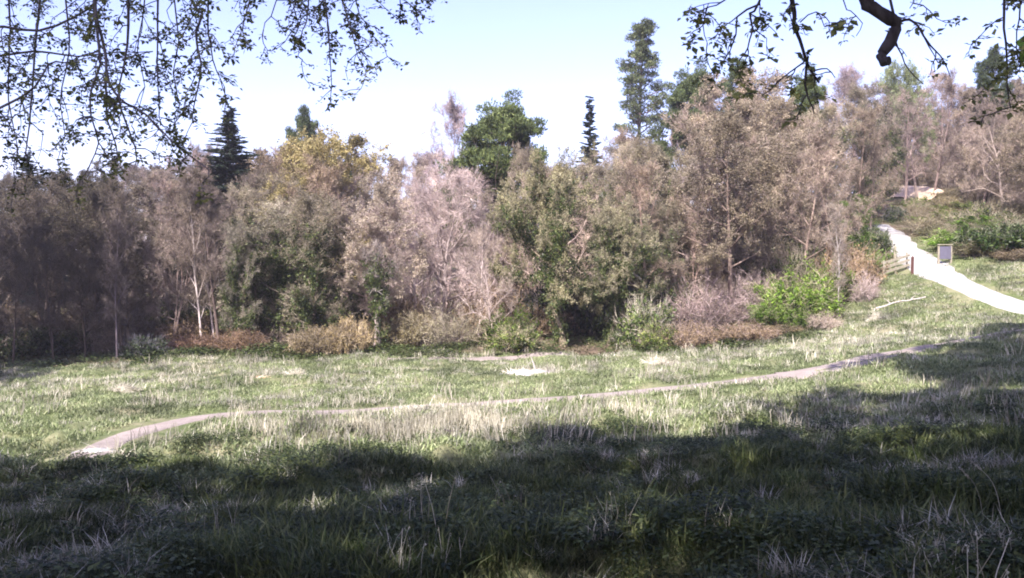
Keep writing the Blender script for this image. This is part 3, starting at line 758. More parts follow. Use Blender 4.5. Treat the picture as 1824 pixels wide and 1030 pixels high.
# --- left corner trees, shade put into their dark tints, before the shaded wood
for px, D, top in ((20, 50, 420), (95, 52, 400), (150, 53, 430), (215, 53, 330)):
    tree_px('bare_tree', {20: 'low shade-tinted brown tree at the far left end of the dark wood', 95: 'shade-tinted brown tree below the small far spruce', 150: 'low shade-tinted brown tree left of the slim grey trunk', 215: 'tall shade-tinted brown tree behind the slim grey trunk'}[px], 'tree', 'bare_b', px, D, top, 130, tint=(.38, .35, .32))
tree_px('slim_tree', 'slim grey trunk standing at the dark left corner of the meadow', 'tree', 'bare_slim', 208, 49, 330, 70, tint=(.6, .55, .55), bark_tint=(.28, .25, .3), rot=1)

# --- bushes along the edge
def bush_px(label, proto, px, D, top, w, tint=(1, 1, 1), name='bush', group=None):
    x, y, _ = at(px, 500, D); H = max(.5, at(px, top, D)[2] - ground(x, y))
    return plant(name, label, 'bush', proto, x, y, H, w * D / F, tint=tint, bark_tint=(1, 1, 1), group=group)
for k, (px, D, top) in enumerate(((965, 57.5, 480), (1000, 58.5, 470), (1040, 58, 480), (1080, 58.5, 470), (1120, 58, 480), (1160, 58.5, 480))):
    bush_px(('first', 'second', 'third', 'fourth', 'fifth', 'sixth')[k] + ' from the left of the shade-tinted evergreen thickets closing the back of the hollow', 'bush_ivy', px, D, top, 85, (.45, .45, .5), 'hollow_shade_bush', 'shade-tinted evergreen thickets behind the hollow')  # thickets added, the hollow's deep shade put into their dark tint
bush_px('dark green thicket above the right end of the white path', 'bush_ivy', 1790, 57, 385, 140, (.6, .75, .5))
bush_px('olive scrub bush between the signboard and the right edge', 'bush_bramble', 1748, 58, 420, 110, (.8, .85, .6))
bush_px('brown scrub bush just above the right end of the white path', 'bush_bramble', 1822, 54.5, 440, 110, (.85, .8, .65))
bush_px('leafy scrub bush behind the far rail fence', 'bush_green', 1752, 61, 385, 120, (.8, .95, .6))
bush_px('small dark rounded bush at the left foot of the shaded wood', 'bush_ivy', 255, 49.5, 588, 75, (.45, .5, .6))
bush_px('golden-brown bramble bush right of the ivy-clad tree, left clump', 'bush_bramble', 555, 50, 572, 100, (1.15, 1.08, .85), 'bramble_bush')
bush_px('golden-brown bramble bush touching the ivy-wrapped trunk', 'bush_bramble', 622, 50.5, 555, 95, (1.3, 1.2, .9), 'bramble_bush')
bush_px('brown bramble bush below the birch pair', 'bush_bramble', 350, 52, 590, 110, (.9, .65, .55), 'bramble_bush')
bush_px('grey-brown bramble bush left of the ivy-clad trees', 'bush_bramble', 430, 51.5, 580, 100, (.8, .62, .5), 'bramble_bush')
bush_px('green bush at the left side of the dark hollow', 'bush_green', 908, 52, 530, 85, (.75, .75, .55))
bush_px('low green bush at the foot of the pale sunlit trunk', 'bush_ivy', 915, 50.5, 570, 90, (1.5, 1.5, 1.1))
bush_px('green rounded bush at the right side of the dark hollow', 'bush_ivy', 1150, 52, 510, 95, (1.3, 1.35, 1.2))
bush_px('low olive bush in front of the rounded bush by the hollow', 'bush_ivy', 1175, 50, 566, 80, (1.4, 1.4, 1.0))
bush_px('reddish-brown bramble bush left of the bright green bush', 'bush_bramble', 1230, 49.5, 565, 120, (1.0, .88, .82), 'bramble_bush')
bush_px('reddish-brown bramble bush in front of the bright green bush', 'bush_bramble', 1330, 49, 572, 130, (1.05, .92, .82), 'bramble_bush')
bush_px('small reddish bramble bush at the right end of the brambles', 'bush_bramble', 1400, 50, 580, 80, (1.0, .95, .75), 'bramble_bush')
bush_px('lilac-grey twiggy bush left of the bright green bush', 'bush_bare', 1245, 54, 492, 130, (1.1, .95, 1.0))
bush_px('lilac-grey twiggy bush against the bright green bush', 'bush_bare', 1330, 55, 480, 110, (1.1, .98, 1.05))
bush_px('largest bright green bush on the right bank', 'bush_green', 1425, 53, 462, 140, (1.1, 1.15, .8))
bush_px('bright green bush below the largest one', 'bush_green', 1395, 51.5, 515, 100, (1.0, 1.1, .72))
bush_px('bright green bush between the largest one and the slim sapling', 'bush_green', 1470, 55, 440, 90, (1.0, 1.0, .75))
bush_px('dry grey-brown clump of stems left of the rail fence', 'bush_bare', 1540, 53.5, 482, 50, (1.2, 1.1, 1.15))
bush_px('pale dead bush at the foot of the bright green bush', 'bush_bare', 1470, 49.5, 553, 55, (1.4, 1.3, 1.2))
bush_px('green bush in the shade left of the top of the white path', 'bush_green', 1515, 60, 395, 100, (.75, .85, .55))
bush_px('dark green bush beside the top of the white path', 'bush_ivy', 1552, 66, 395, 60, (.8, .9, .8))
bush_px('bright green bush on the bank below the leafy tree', 'bush_green', 1715, 62, 400, 110, (1.1, 1.3, .7))
bush_px('dark green bush at the right edge above the white path', 'bush_ivy', 1800, 60, 415, 120, (.7, .85, .65))
bush_px('dark evergreen bush at the bend above the white path', 'bush_ivy', 1596, 80, 362, 40, (.6, .65, .7))
bush_px('olive twiggy bush right of the upper white path', 'bush_bare', 1665, 70, 380, 110, (.95, .95, .7))
bush_px('olive twiggy bush behind the signboard', 'bush_bramble', 1690, 66, 395, 110, (.8, .9, .6))
bush_px('small thorny bush at the left foot of the pale sunlit trunk', 'bush_bare', 790, 53, 540, 130, (.95, .95, .75))
bush_px('tangled olive bush right of the ivy-wrapped trunk', 'bush_bramble', 735, 53, 545, 110, (1.0, 1.0, .75))
for k in range(12):
    px = 1612 + (k * 37) % 95; D = 74 + (k * 53) % 15; x, y, _ = at(px, 500, D)
    if float(dist_poly(np.array([x]), np.array([y]), whw[::2])[0]) < 3.2: continue
    plant('scrub_bush', near_lm('low scrub bush on the rough slope', px), 'bush', ('bush_bare', 'bush_bramble', 'bush_green')[k % 3], x, y, 1.0 + (k % 4) * .3, 3 + (k % 3), tint=(.9, .88, .65), bark_tint=(1, 1, 1), group='low scrub bushes on the rough slope below the pale bank')
# understorey thickets that fill the wood below the crowns
for k in range(70):
    px = rr.uniform(-80, 1520); D = rr.uniform(55, 64); x, y, _ = at(px, 500, D)
    if 955 < px < 1130 and D < 61.5: continue
    lab, tint = region(px)
    part_ = 'dark left wood' if px < 300 else ('left half of the wood' if px < 700 else ('middle of the wood' if px < 1100 else 'right half of the wood'))
    dk = .6 if px < 300 else .95  # left understorey tinted darker, shade put into the colour
    pr = rr.choice(['bush_bare', 'bush_bramble', 'bush_ivy', 'bush_bare'])
    if pr == 'bush_ivy': lb, tt_ = 'evergreen understorey bush inside the ' + part_, (dk, dk, dk * .85)
    elif pr == 'bush_bare': lb, tt_ = 'bare twiggy understorey bush inside the ' + part_, (dk, dk * .92, dk * .85)
    else: lb, tt_ = 'brown bramble thicket inside the ' + part_, (dk, dk * .85, dk * .7)
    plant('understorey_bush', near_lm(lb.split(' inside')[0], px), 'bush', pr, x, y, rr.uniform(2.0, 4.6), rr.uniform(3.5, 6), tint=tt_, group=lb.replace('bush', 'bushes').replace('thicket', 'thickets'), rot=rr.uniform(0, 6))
for k in range(46):                                            # on the slope right of the path
    px = rr.uniform(1640, 1960); D = rr.uniform(60, 95); x, y, _ = at(px, 500, D)
    if 1560 < px < 1715 and D < 100 and D > 68 and k % 3: continue
    if float(dist_poly(np.array([x]), np.array([y]), whw[::2])[0]) < 4: continue
    pr = rr.choice(['bush_bare', 'bush_bramble', 'bush_ivy']); lb = {'bush_bare': 'bare twiggy bush', 'bush_bramble': 'brown bramble thicket', 'bush_ivy': 'dark evergreen bush'}[pr] + ' on the slope above the white path'
    plant('slope_bush', near_lm(lb, px), 'bush', pr, x, y, rr.uniform(1.2, 2.6), rr.uniform(3, 5.5), tint=(.9, .9, .7), group=lb.replace('bush', 'bushes').replace('thicket', 'thickets'), rot=rr.uniform(0, 6))

# --- tall trees outside the picture whose shade falls into it
shade = [(-31, -11, 23, 18), (-22, -13, 24, 18), (-12.5, -12.5, 25, 19), (-4.5, -11, 26, 18), (4.5, 3.5, 25, 17), (14, 4, 25, 18), (5, -6, 25, 18), (11, 10.5, 25, 15), (18, 18, 24, 14), (-38, 34, 24, 17), (-33, 37, 22, 14), (-46, 44, 24, 18), (-48, 28, 24, 18), (-34, 46, 19, 12), (2, -16, 26, 18), (18, -7, 25, 18), (-20, -18, 24, 18), (36, 22, 22, 16), (10, -12, 25, 17), (-8, -19, 26, 18), (11, 0, 25, 17), (24, 3, 25, 18)]
for k, (x, y, H, W) in enumerate(shade):
    side = 'left of the meadow' if x < -25 and y > 20 else ('on the slope behind the viewpoint' if y < 1 else 'beside the viewpoint')
    plant('shade_tree', 'tall leafy tree, out of the picture, standing ' + side, 'tree', 'shade_tree', x, y, H, W, tint=(.9, 1, .8), group='tall leafy trees ' + side, rot=k * 1.3)

# ------------------------------------------------------------------ the two overhanging trees
def pline(pts, seed, wob=.05):
    """picture points with distances -> a smooth line in the place"""
    r = np.random.default_rng(seed); P = np.array([at(a, b_, d) for a, b_, d in pts]); return densify(P, .12)
def leaf_tmpl(seed, s=.05, n=4):
    r = np.random.default_rng(seed); V = []; Fc = []; k = 0
    for a in range(n):                                   # folded leaves on a short stalk, hanging a little
        ang = 2 * PI * a / n + r.normal() * .4; e = r.uniform(-.9, .5); d = np.array([math.cos(ang) * math.cos(e), math.sin(ang) * math.cos(e), math.sin(e)])
        w = np.cross(d, [0, 0, 1.]) + r.normal(size=3) * .2; w /= np.linalg.norm(w); u = np.cross(w, d); L = s * r.uniform(.7, 1.3); p = d * .012
        V += [p, p + d * L * .45 + w * L * .36 + u * L * .12, p + d * L, p + d * L * .45 - w * L * .36 + u * L * .12]
        Fc += [(k, k + 1, k + 2), (k, k + 2, k + 3)]; k += 4
    return np.array(V), np.array(Fc), np.full(len(Fc), 0)
def hanging_tree(name, label, base, top_pts, stems, seed, twig_step, twig_len, leaf_n, leaf_s, bk='dark_bark'):
    r = np.random.default_rng(seed)
    t = empty(name, (0, 0, 0), label, 'tree'); bz = ground(*base)
    t.location = (base[0], base[1], bz); o = np.array([base[0], base[1], bz])
    gt = Geo(); trunk = densify(np.array([[base[0], base[1], bz - .3], [base[0] + .1, base[1], bz + 3], *top_pts]), .4); trunk = trunk - o
    tube(gt, trunk, np.linspace(.38, .12, len(trunk)), 12)
    gb, gl = Geo(), Geo(); LP = []
    for si, (pts, ra, rb, tw, lf) in enumerate(stems):
        P = pline(pts, seed + si) - o; n = len(P)
        wv = np.cumsum(r.normal(size=(n, 3)) * .006, axis=0); P = P + wv - wv[0]
        # joined to the limb overhead
        j = trunk[-1 - (si % max(1, len(trunk) // 3))]; lead = densify(np.array([j, (j + P[0]) / 2 + [0, 0, .5], P[0]]), .3)
        if pts[0][1] < -100 or pts[0][0] < -90: tube(gb, lead, np.linspace(max(ra * 1.1, .02), ra, len(lead)), 6)
        tube(gb, P, np.linspace(ra, rb, n) * (1 + (.4 * (vnoise(np.arange(n) * .45, np.arange(n) * 0., 4) - .4) if ra > .04 else 0)), 9 if ra > .02 else 5, cap=True)
        acc = 0
        for k in range(1, n):
            acc += np.linalg.norm(P[k] - P[k - 1])
            if acc > twig_step / max(tw, .01):
                acc = r.uniform(-.3, .3) * twig_step
                d = np.array([r.normal(), r.normal() * .8, r.uniform(-1.2, .1)]); d /= np.linalg.norm(d); L = twig_len * r.uniform(.4, 1.2)
                T = [P[k]]
                for m in range(5):
                    d = d + r.normal(size=3) * .28; d[2] -= .16; d /= np.linalg.norm(d); T.append(T[-1] + d * L / 5)
                T = np.array(T); tube(gb, T, np.linspace(.0055, .0022, 6), 3)
                for m in range(r.integers(2, 5)):
                    tt2 = r.uniform(.2, .95) * 5; i = int(tt2); q = T[i] + (T[i + 1] - T[i]) * (tt2 - i); e = np.array([r.normal(), r.normal(), r.normal() * .6 - .6]); e /= np.linalg.norm(e)
                    l2 = L * r.uniform(.15, .45); tube(gb, [q, q + e * l2 * .5 + r.normal(size=3) * .01, q + e * l2], [.004, .003, .002], 3)
                    if lf > 0:
                        LP.append(q + e * l2)
                        if r.uniform() < lf: LP.append(q + e * l2 * .55)
                if lf > 0:
                    LP.append(T[-1])
                    for m in range(int(leaf_n * lf)): f = r.uniform(.15, 1) * 4.99; i = int(f); LP.append(T[i] + (T[i + 1] - T[i]) * (f - i))
    LP = np.array(LP)
    for v in range(4):
        k = slice(v, None, 4); tv, tf, tm = leaf_tmpl(seed + v, leaf_s, 3 + v % 3); stamp(gl, tv, tf, tm, LP[k], rand_rot(len(LP[k]), r, .6), r.uniform(.6, 1.35, len(LP[k])))
    obj('trunk', gt.mesh(name + '_trunk', [M[bk]], True), t)
    obj('branches', gb.mesh(name + '_branches', [M[bk]], True), t)
    obj('leaves', gl.mesh(name + '_leaves', [M['near_leaf']]), t)
    return t
def S(pts, D0, D1, ra, rb, tw=1., lf=1.):
    n = len(pts); return ([(a, b_, D0 + (D1 - D0) * k / (n - 1)) for k, (a, b_) in enumerate(pts)], ra, rb, tw, lf)
left = [
    S([(165, -160), (170, 0), (172, 34), (190, 102), (195, 150), (218, 184), (258, 204), (306, 252), (374, 300)], 6.5, 6.0, .017, .005),
    S([(228, -160), (228, 0), (225, 80), (210, 150)], 6.2, 6.3, .019, .006, 1.3),
    S([(285, -160), (285, 0), (283, 90), (282, 190)], 6.8, 6.6, .014, .004, 1.2),
    S([(340, -160), (343, 0), (364, 27), (350, 60), (357, 110), (350, 160), (338, 200)], 6.0, 6.0, .016, .004, 1.1),
    S([(60, -160), (75, 0), (68, 60), (65, 130), (61, 190), (51, 272), (60, 300)], 7.2, 6.8, .016, .004, 1.0),
    S([(150, -160), (160, 0), (167, 100), (167, 136), (153, 177), (153, 218), (167, 265), (148, 300)], 5.8, 5.6, .013, .004, .9),
    S([(190, 110), (187, 150), (190, 211), (204, 258), (200, 292)], 6.4, 6.2, .010, .004, .9),
    S([(212, 150), (218, 190), (246, 258), (240, 296)], 6.1, 6.0, .010, .003, .9),
    S([(380, -160), (372, 0), (374, 85), (385, 130), (402, 160)], 6.6, 6.4, .012, .003, 1.0),
    S([(440, -160), (438, 0), (420, 50), (405, 90)], 7.0, 6.8, .010, .003, 1.0),
    S([(-120, 210), (0, 190), (61, 146), (85, 105), (115, 100), (150, 92)], 5.6, 6.0, .011, .004, .9),
    S([(-120, 60), (0, 48), (60, 55), (120, 30), (170, -10), (200, -120)], 6.4, 6.9, .012, .007, 1.2),
    S([(-100, 100), (0, 100), (60, 88), (140, 96), (200, 90), (280, 92)], 7.2, 7.4, .013, .004, 1.1),
    S([(10, -160), (15, 0), (10, 80), (2, 180), (12, 260), (5, 310)], 6.9, 6.7, .012, .003, 1.0),
    S([(110, -160), (112, 0), (118, 90), (104, 180), (112, 240), (96, 285)], 7.6, 7.2, .012, .003, .9),
    S([(250, -160), (255, 0), (248, 90), (262, 150), (240, 220)], 7.4, 7.2, .010, .003, 1.0),
    S([(310, -160), (312, 0), (318, 70), (306, 130), (316, 190), (300, 235)], 7.3, 7.1, .010, .003, 1.0),
    S([(490, -160), (488, 0), (470, 40), (462, 66)], 7.3, 7.1, .009, .003, .8),
    S([(545, -160), (552, 0), (545, 50), (540, 92)], 6.7, 6.6, .010, .003, 1.1),
    S([(578, -160), (575, 0), (580, 60), (578, 100)], 6.5, 6.4, .011, .003, 1.3),
    S([(605, -160), (610, 0), (628, 50), (638, 95)], 6.4, 6.2, .011, .003, 1.2),
    S([(640, -160), (636, 0), (655, 40), (668, 70)], 6.6, 6.5, .009, .003, 1.1),
    S([(700, -160), (705, -20), (725, 5), (740, 18)], 6.6, 6.5, .008, .003, 1.3),
    S([(745, -160), (750, -30), (765, 0)], 6.7, 6.6, .007, .003, 1.2),
    S([(520, -160), (515, -20), (530, 15), (560, 30)], 6.9, 6.8, .008, .003, 1.2),
]
hanging_tree('overhanging_tree', 'tree with thin leafy twigs hanging over the top left of the view', (-5.0, -2.5),
             [(-4.2, 0.5, CAMZ + 5.2), (-2.4, 4.0, CAMZ + 6.2), (-.8, 6.6, CAMZ + 5.8)], left, 71, .065, .36, 3.2, .034, 'grey_bark')
right = [
    S([(1540, -160), (1545, -10), (1556, 14), (1580, 32), (1596, 44), (1592, 66), (1580, 88), (1573, 104), (1579, 117), (1588, 114)], 6.0, 5.8, .05, .030, .12, 0),
    S([(1405, -160), (1412, 0), (1416, 30), (1420, 60), (1436, 92), (1450, 128), (1462, 150)], 5.6, 5.6, .020, .007, 1.0),
    S([(1438, 105), (1436, 150), (1442, 185), (1450, 212)], 5.6, 5.5, .010, .004, .5, .5),
    S([(1365, -160), (1356, 0), (1340, 26), (1346, 55), (1334, 90), (1322, 112)], 5.9, 5.7, .012, .004, 1.1),
    S([(1352, 8), (1312, 30), (1306, 62), (1296, 92), (1290, 118)], 6.0, 5.9, .008, .003, 1.1),
    S([(1310, -20), (1290, 4), (1262, 16), (1238, 24)], 6.2, 6.0, .007, .003, 1.2),
    S([(1260, 12), (1250, 44), (1262, 80)], 6.1, 6.0, .005, .003, 1.0),
    S([(1605, 38), (1622, 36), (1640, 50), (1665, 88), (1686, 104), (1700, 140)], 6.0, 5.8, .011, .003, .35, .1),
    S([(1640, 50), (1655, 82), (1668, 114)], 5.9, 5.8, .006, .003, .3, .1),
    S([(1596, 75), (1608, 100), (1620, 128), (1640, 150)], 5.9, 5.8, .006, .003, .3, .1),
    S([(1500, -160), (1506, 0), (1520, 22), (1540, 44), (1530, 68)], 6.3, 6.2, .006, .003, .3, .3),
    S([(1580, -160), (1582, -5), (1600, 38)], 6.2, 6.0, .010, .010, .4, .8),
    S([(1785, -160), (1790, 0), (1792, 50), (1796, 100), (1800, 150), (1806, 190)], 5.7, 5.6, .012, .004, 1.4),
    S([(1815, -160), (1820, 0), (1815, 60), (1822, 120)], 5.9, 5.8, .010, .003, 1.2),
    S([(1440, 100), (1420, 125), (1398, 140), (1385, 150)], 5.6, 5.6, .007, .003, 1.3),
    S([(1450, 126), (1475, 120), (1490, 135)], 5.6, 5.6, .006, .003, 1.2),
    S([(1425, 40), (1450, 20), (1465, 48)], 5.6, 5.6, .005, .003, 1.2),
    S([(1620, -160), (1628, -20), (1622, 10)], 6.2, 6.2, .008, .003, 1.0),
]
hanging_tree('overhanging_tree', 'tree with a thick broken limb hanging over the top right of the view', (5.6, -2.2),
             [(5.0, .5, CAMZ + 4.8), (4.2, 3.6, CAMZ + 5.2), (3.2, 5.6, CAMZ + 4.6)], right, 91, .12, .30, 2.0, .043)

# ------------------------------------------------------------------ small things
def box(g, c, s, R=np.eye(3), mat=0, bev=.12):
    """a box with softened ends (8 corners pulled in a little at random)"""
    v = np.array([(x, y, z) for x in (-1, 1) for y in (-1, 1) for z in (-1, 1)], float) * np.array(s) / 2
    v = v + rng.normal(size=v.shape) * min(s) * .04
    f = quads([(0, 1, 3, 2), (4, 6, 7, 5), (0, 4, 5, 1), (2, 3, 7, 6), (0, 2, 6, 4), (1, 5, 7, 3)])
    g.add(v @ np.asarray(R).T + np.array(c), f, mat)
# rail fence left of the path
pA, pB = hit(1573, 500), hit(1615, 487)
x0, x1 = at(1573, 500, 57)[0], at(1616, 484, 58.4)[0]
pA = np.array([x0, 57.0]); pB = np.array([x1, 58.4]); zA, zB = ground(*pA), ground(*pB)
fe = empty('rail_fence', (pA[0], pA[1], zA), 'short weathered wooden rail fence left of the white path', 'fence')
for t in (0.02, .5, .98):
    p = pA + (pB - pA) * t; g = Geo(); z = ground(*p) - zA; tube(g, [(p[0] - pA[0], p[1] - pA[1], z - .2), (p[0] - pA[0], p[1] - pA[1], z + 1.15)], [.06, .055], 8, cap=True)
    obj('post', g.mesh('fence_post', [M['wood']]), fe)
L = np.linalg.norm(pB - pA)
for k, h in enumerate((.3, .62, .94)):
    g = Geo(); a = np.array([-.12, -.07, h]); b_ = np.array([pB[0] - pA[0] + .12, pB[1] - pA[1] - .07, h + zB - zA]); d = (b_ - a) / np.linalg.norm(b_ - a)
    side = np.cross(d, [0, 0, 1.]); side /= np.linalg.norm(side); R = np.stack([d, side, np.cross(side, d) * -1], 1)
    box(g, (a + b_) / 2, (np.linalg.norm(b_ - a), .05, .16), R); obj('rail', g.mesh('fence_rail', [M['wood']]), fe)
def post(px, D, h, r, label, mat, name='wooden_post'):
    x, y, _ = at(px, 480, D); z = ground(x, y); t = empty(name, (x, y, z), label, 'post')
    g = Geo(); tube(g, [(0, 0, -.2), (0, 0, h * .5), (.01, 0, h)], [r * 1.05, r, r], 8, cap=True); obj('shaft', g.mesh('shaft', [mat]), t)
    g = Geo(); tube(g, [(.01, 0, h), (.01, 0, h + r * .8)], [r, .01], 8, cap=True); obj('cap', g.mesh('cap', [mat]), t)
post(1625, 56.5, 1.15, .09, 'dark red wooden post at the left edge of the white path', M['red_wood'])
post(1594, 60.5, 1.3, .09, 'grey wooden post behind the rail fence by the path', M['wood'])
# signboard right of the path
x, y, _ = at(1683, 480, 57.5); z = ground(x, y)
sb = empty('signboard', (x, y, z), 'grey-lilac signboard on two posts right of the white path', 'sign')
m_, nt, b = new_mat('sign_panel'); geo = N(nt, 'ShaderNodeNewGeometry'); c = mixc(nt, noise(nt, 6, 4, geo.outputs['Position']), (.08, .075, .10), (.15, .14, .19)); nt.links.new(c, b.inputs['Base Color']); b.inputs['Roughness'].default_value = .5
M['panel'] = m_
for sx in (-.42, .42):
    g = Geo(); box(g, (sx, .03, .55), (.10, .10, 1.5)); obj('post', g.mesh('sign_post', [M['wood']]), sb)
g = Geo(); box(g, (0, -.045, .78), (.76, .04, .86)); obj('panel', g.mesh('sign_panel', [M['panel']]), sb)
g = Geo(); box(g, (0, .0, 1.33), (1.02, .16, .05)); obj('top_board', g.mesh('sign_top', [M['wood']]), sb)
# far low rail fence right of the signboard
pC = np.array([at(1712, 490, 59)[0], 59.0]); pD = np.array([at(1765, 500, 57.5)[0], 57.5]); zC, zD = ground(*pC), ground(*pD)
f2 = empty('rail_fence', (pC[0], pC[1], zC), 'faint low rail fence right of the signboard', 'fence')
for t in (0.02, .5, .98):
    p = pC + (pD - pC) * t; g = Geo(); z = ground(*p) - zC; tube(g, [(p[0] - pC[0], p[1] - pC[1], z - .2), (p[0] - pC[0], p[1] - pC[1], z + .75)], [.06, .055], 8, cap=True); obj('post', g.mesh('fence_post', [M['wood']]), f2)
for h in (.28, .58):
    g = Geo(); a = np.array([-.1, -.07, h]); b_ = np.array([pD[0] - pC[0] + .1, pD[1] - pC[1] - .07, h + zD - zC]); d = (b_ - a) / np.linalg.norm(b_ - a)
    side = np.cross(d, [0, 0, 1.]); side /= np.linalg.norm(side); box(g, (a + b_) / 2, (np.linalg.norm(b_ - a), .05, .12), np.stack([d, side, -np.cross(side, d)], 1)); obj('rail', g.mesh('fence_rail', [M['wood']]), f2)

# fallen and bent branches
def branch_thing(name, label, pts, ra, rb, mat, side=(), cat='branch'):
    P = np.array([(*p[:2], p[2]) for p in pts], float); o = P[0].copy(); t = empty(name, tuple(o), label, cat); Q = densify(P - o, .08)
    Q = Q + np.cumsum(np.random.default_rng(3).normal(size=Q.shape) * .008, axis=0)
    g = Geo(); tube(g, Q, np.linspace(ra, rb, len(Q)), 7, cap=True); obj('stem', g.mesh(name + '_stem', [mat], True), t)
    for a, e in side:
        k = int(a * (len(Q) - 1)); g = Geo(); e = np.array(e, float); tube(g, densify(np.array([Q[k], Q[k] + e * .5 + [0, 0, .04], Q[k] + e]), .06), np.linspace(ra * .6, rb * .5, len(densify(np.array([Q[k], Q[k] + e * .5 + [0, 0, .04], Q[k] + e]), .06))), 5, cap=True)
        obj('side_branch', g.mesh(name + '_side', [mat], True), t)
    return t
def on(px, py, h=.0):
    p = hit(px, py); return (p[0], p[1], ground(*p) + h)
b0 = on(832, 786, .05); D_ = b0[1]
branch_thing('broken_branch', 'dark crooked broken branch lying across the shadow edge', [b0, at(822, 776, D_ - .1), at(812, 767, D_ - .1), at(800, 766, D_), at(789, 764, D_)], .04, .022, M['dark_bark'], [(.45, (-.12, .05, -.12))])
branch_thing('fallen_branch', 'long pale fallen branch in the grass below the rail fence', [on(1560, 556, .25), on(1590, 549, .3), on(1620, 548, .3), on(1650, 540, .35)], .055, .03, M['pale_bark'], [(.3, (-.3, .2, .3)), (.7, (.3, 0, .25))])
zz = at(1060, 490, 53)
branch_thing('arched_branch', 'pale arched bare branch above the dark hollow', [at(1058, 492, 53.4), at(1072, 481, 53.2), at(1092, 477, 53), at(1112, 480, 53), at(1135, 492, 53.1), at(1150, 510, 53.3), at(1158, 560, 53.5)], .05, .09, M['pale_bark'], [(.3, (.1, 0, .5))])
# pale heap of dead stems in the meadow
def heap(label, px, py, w, h, mat, n, name='straw_heap', cat='heap', spike=False, straw=True):
    p = hit(px, py); z = ground(*p); t = empty(name, (p[0], p[1], z), label, cat); r = np.random.default_rng(int(px)); g = Geo()
    # low irregular mound
    th = np.linspace(0, 2 * PI, 22, endpoint=False); V = [(0, 0, h * .8)]; 
    for q, hh in ((.35, .72), (.7, .4), (1.0, -.12)):
        for a in th: k = q * (1 + .25 * r.normal() * (q > .5)); V.append((math.cos(a) * w / 2 * k, math.sin(a) * w * .28 * k, h * hh + r.normal() * h * .08))
    Fc = [(0, 1 + k, 1 + (k + 1) % 22) for k in range(22)]
    for q in range(2):
        for k in range(22): a = 1 + q * 22 + k; b_ = 1 + q * 22 + (k + 1) % 22; Fc += [(a, a + 22, b_ + 22), (a, b_ + 22, b_)]
    g.add(V, Fc); obj('mound', g.mesh(name + '_mound', [mat], True), t)
    g = Geo(); a = r.uniform(0, 2 * PI, n); q = r.uniform(0, 1, n) ** .5; pos = np.stack([np.cos(a) * w / 2 * q, np.sin(a) * w * .28 * q, h * (.75 - .7 * q) + .02], 1)
    tv = np.array([(-.012, 0, 0), (.012, 0, 0), (0, 0, .45)]); d = np.stack([r.normal(size=n), r.normal(size=n) * .6, r.uniform(0.05, .7, n)], 1)
    stamp(g, tv, np.array([(0, 1, 2)]), np.array([0]), pos, frames(d, r), r.uniform(.4, 1.2, n)); st = obj('loose_stems' if straw else 'loose_pieces', g.mesh(name + '_stems', [M['straw']]), t); st.color = (1.3, 1.3, 1.3, 1)
    if spike:
        g = Geo(); tube(g, [(.25, 0, h * .5), (.12, 0, h + .3), (.0, 0, h + .6)], [.06, .035, .015], 6, cap=True); tube(g, [(.1, 0, h * .5), (.4, 0, h * .9), (.9, 0, h * .55)], [.05, .05, .02], 6, cap=True); obj('snapped_stem', g.mesh(name + '_spike', [M['pale_bark']], True), t)
heap('bright pale heap of dead wood and straw in the middle of the meadow', 945, 668, 2.7, .26, M['stone'], 420, 'pale_heap', spike=True)
heap('orange and pinkish patch of turned earth left of the middle meadow', 462, 674, 1.2, .14, M['orange_clay'], 80, 'earth_heap', straw=False)
heap('low pale straw heap just right of the orange earth patch', 525, 668, 1.05, .25, M['straw_mat'], 260, 'straw_heap')
heap('pale straw heap in the left part of the meadow', 222, 698, 1.20, .32, M['straw_mat'], 420, 'straw_heap')
heap('smooth whitish flat stone mound at the left end of the dirt path', 172, 803, 1.15, .14, M['gravel'], 16, 'stone_mound', straw=False)
heap('pale heap of dead stems at the right side of the meadow', 1172, 650, 1.50, .3, M['straw_mat'], 420, 'straw_heap')
heap('pale dead stems heap below the long fallen branch', 1560, 570, 1.05, .5, M['straw_mat'], 300, 'straw_heap')

# ------------------------------------------------------------------ grass and herbs (uncountable)
def blades(n, R, h, w, lean, seed, curve=.5, seg=2):
    r = np.random.default_rng(seed); g = Geo()
    for k in range(n):
        a = r.uniform(0, 2 * PI); q = R * math.sqrt(r.uniform()); p = np.array([math.cos(a) * q, math.sin(a) * q, -.03]); az = r.uniform(0, 2 * PI)
        L = h * r.uniform(.5, 1.2); ln = r.uniform(.1, 1) * lean; d = np.array([math.cos(az) * ln, math.sin(az) * ln, 1.]); d /= np.linalg.norm(d)
        s = np.array([-math.sin(az), math.cos(az), 0]) * w * .5 + r.normal(size=3) * w * .15
        m = p + d * L * .55; e = m + (d + np.array([math.cos(az), math.sin(az), -.3]) * curve * ln * 1.3) * L * .45
        g.add([p - s, p + s, m - s * .75, m + s * .75, e], [(0, 1, 3), (0, 3, 2), (2, 3, 4)])
    return g
def herb_g(n, R, h, s, seed):
    r = np.random.default_rng(seed); g = Geo()
    for k in range(n):
        a = r.uniform(0, 2 * PI); q = R * math.sqrt(r.uniform()); z = h * r.uniform(.15, 1.) * (1.15 - q / R * .6); az = a + r.normal() * .6
        d = np.array([math.cos(az), math.sin(az), r.uniform(-.5, .45)]); d /= np.linalg.norm(d); w = np.cross(d, [0, 0, 1.]) + r.normal(size=3) * .15; L = s * r.uniform(.6, 1.4); p = np.array([math.cos(a) * q, math.sin(a) * q, z])
        g.add([p, p + d * L * .5 + w * L * .3, p + d * L + [0, 0, -L * .15], p + d * L * .5 - w * L * .3], [(0, 1, 2), (0, 2, 3)])
    return g
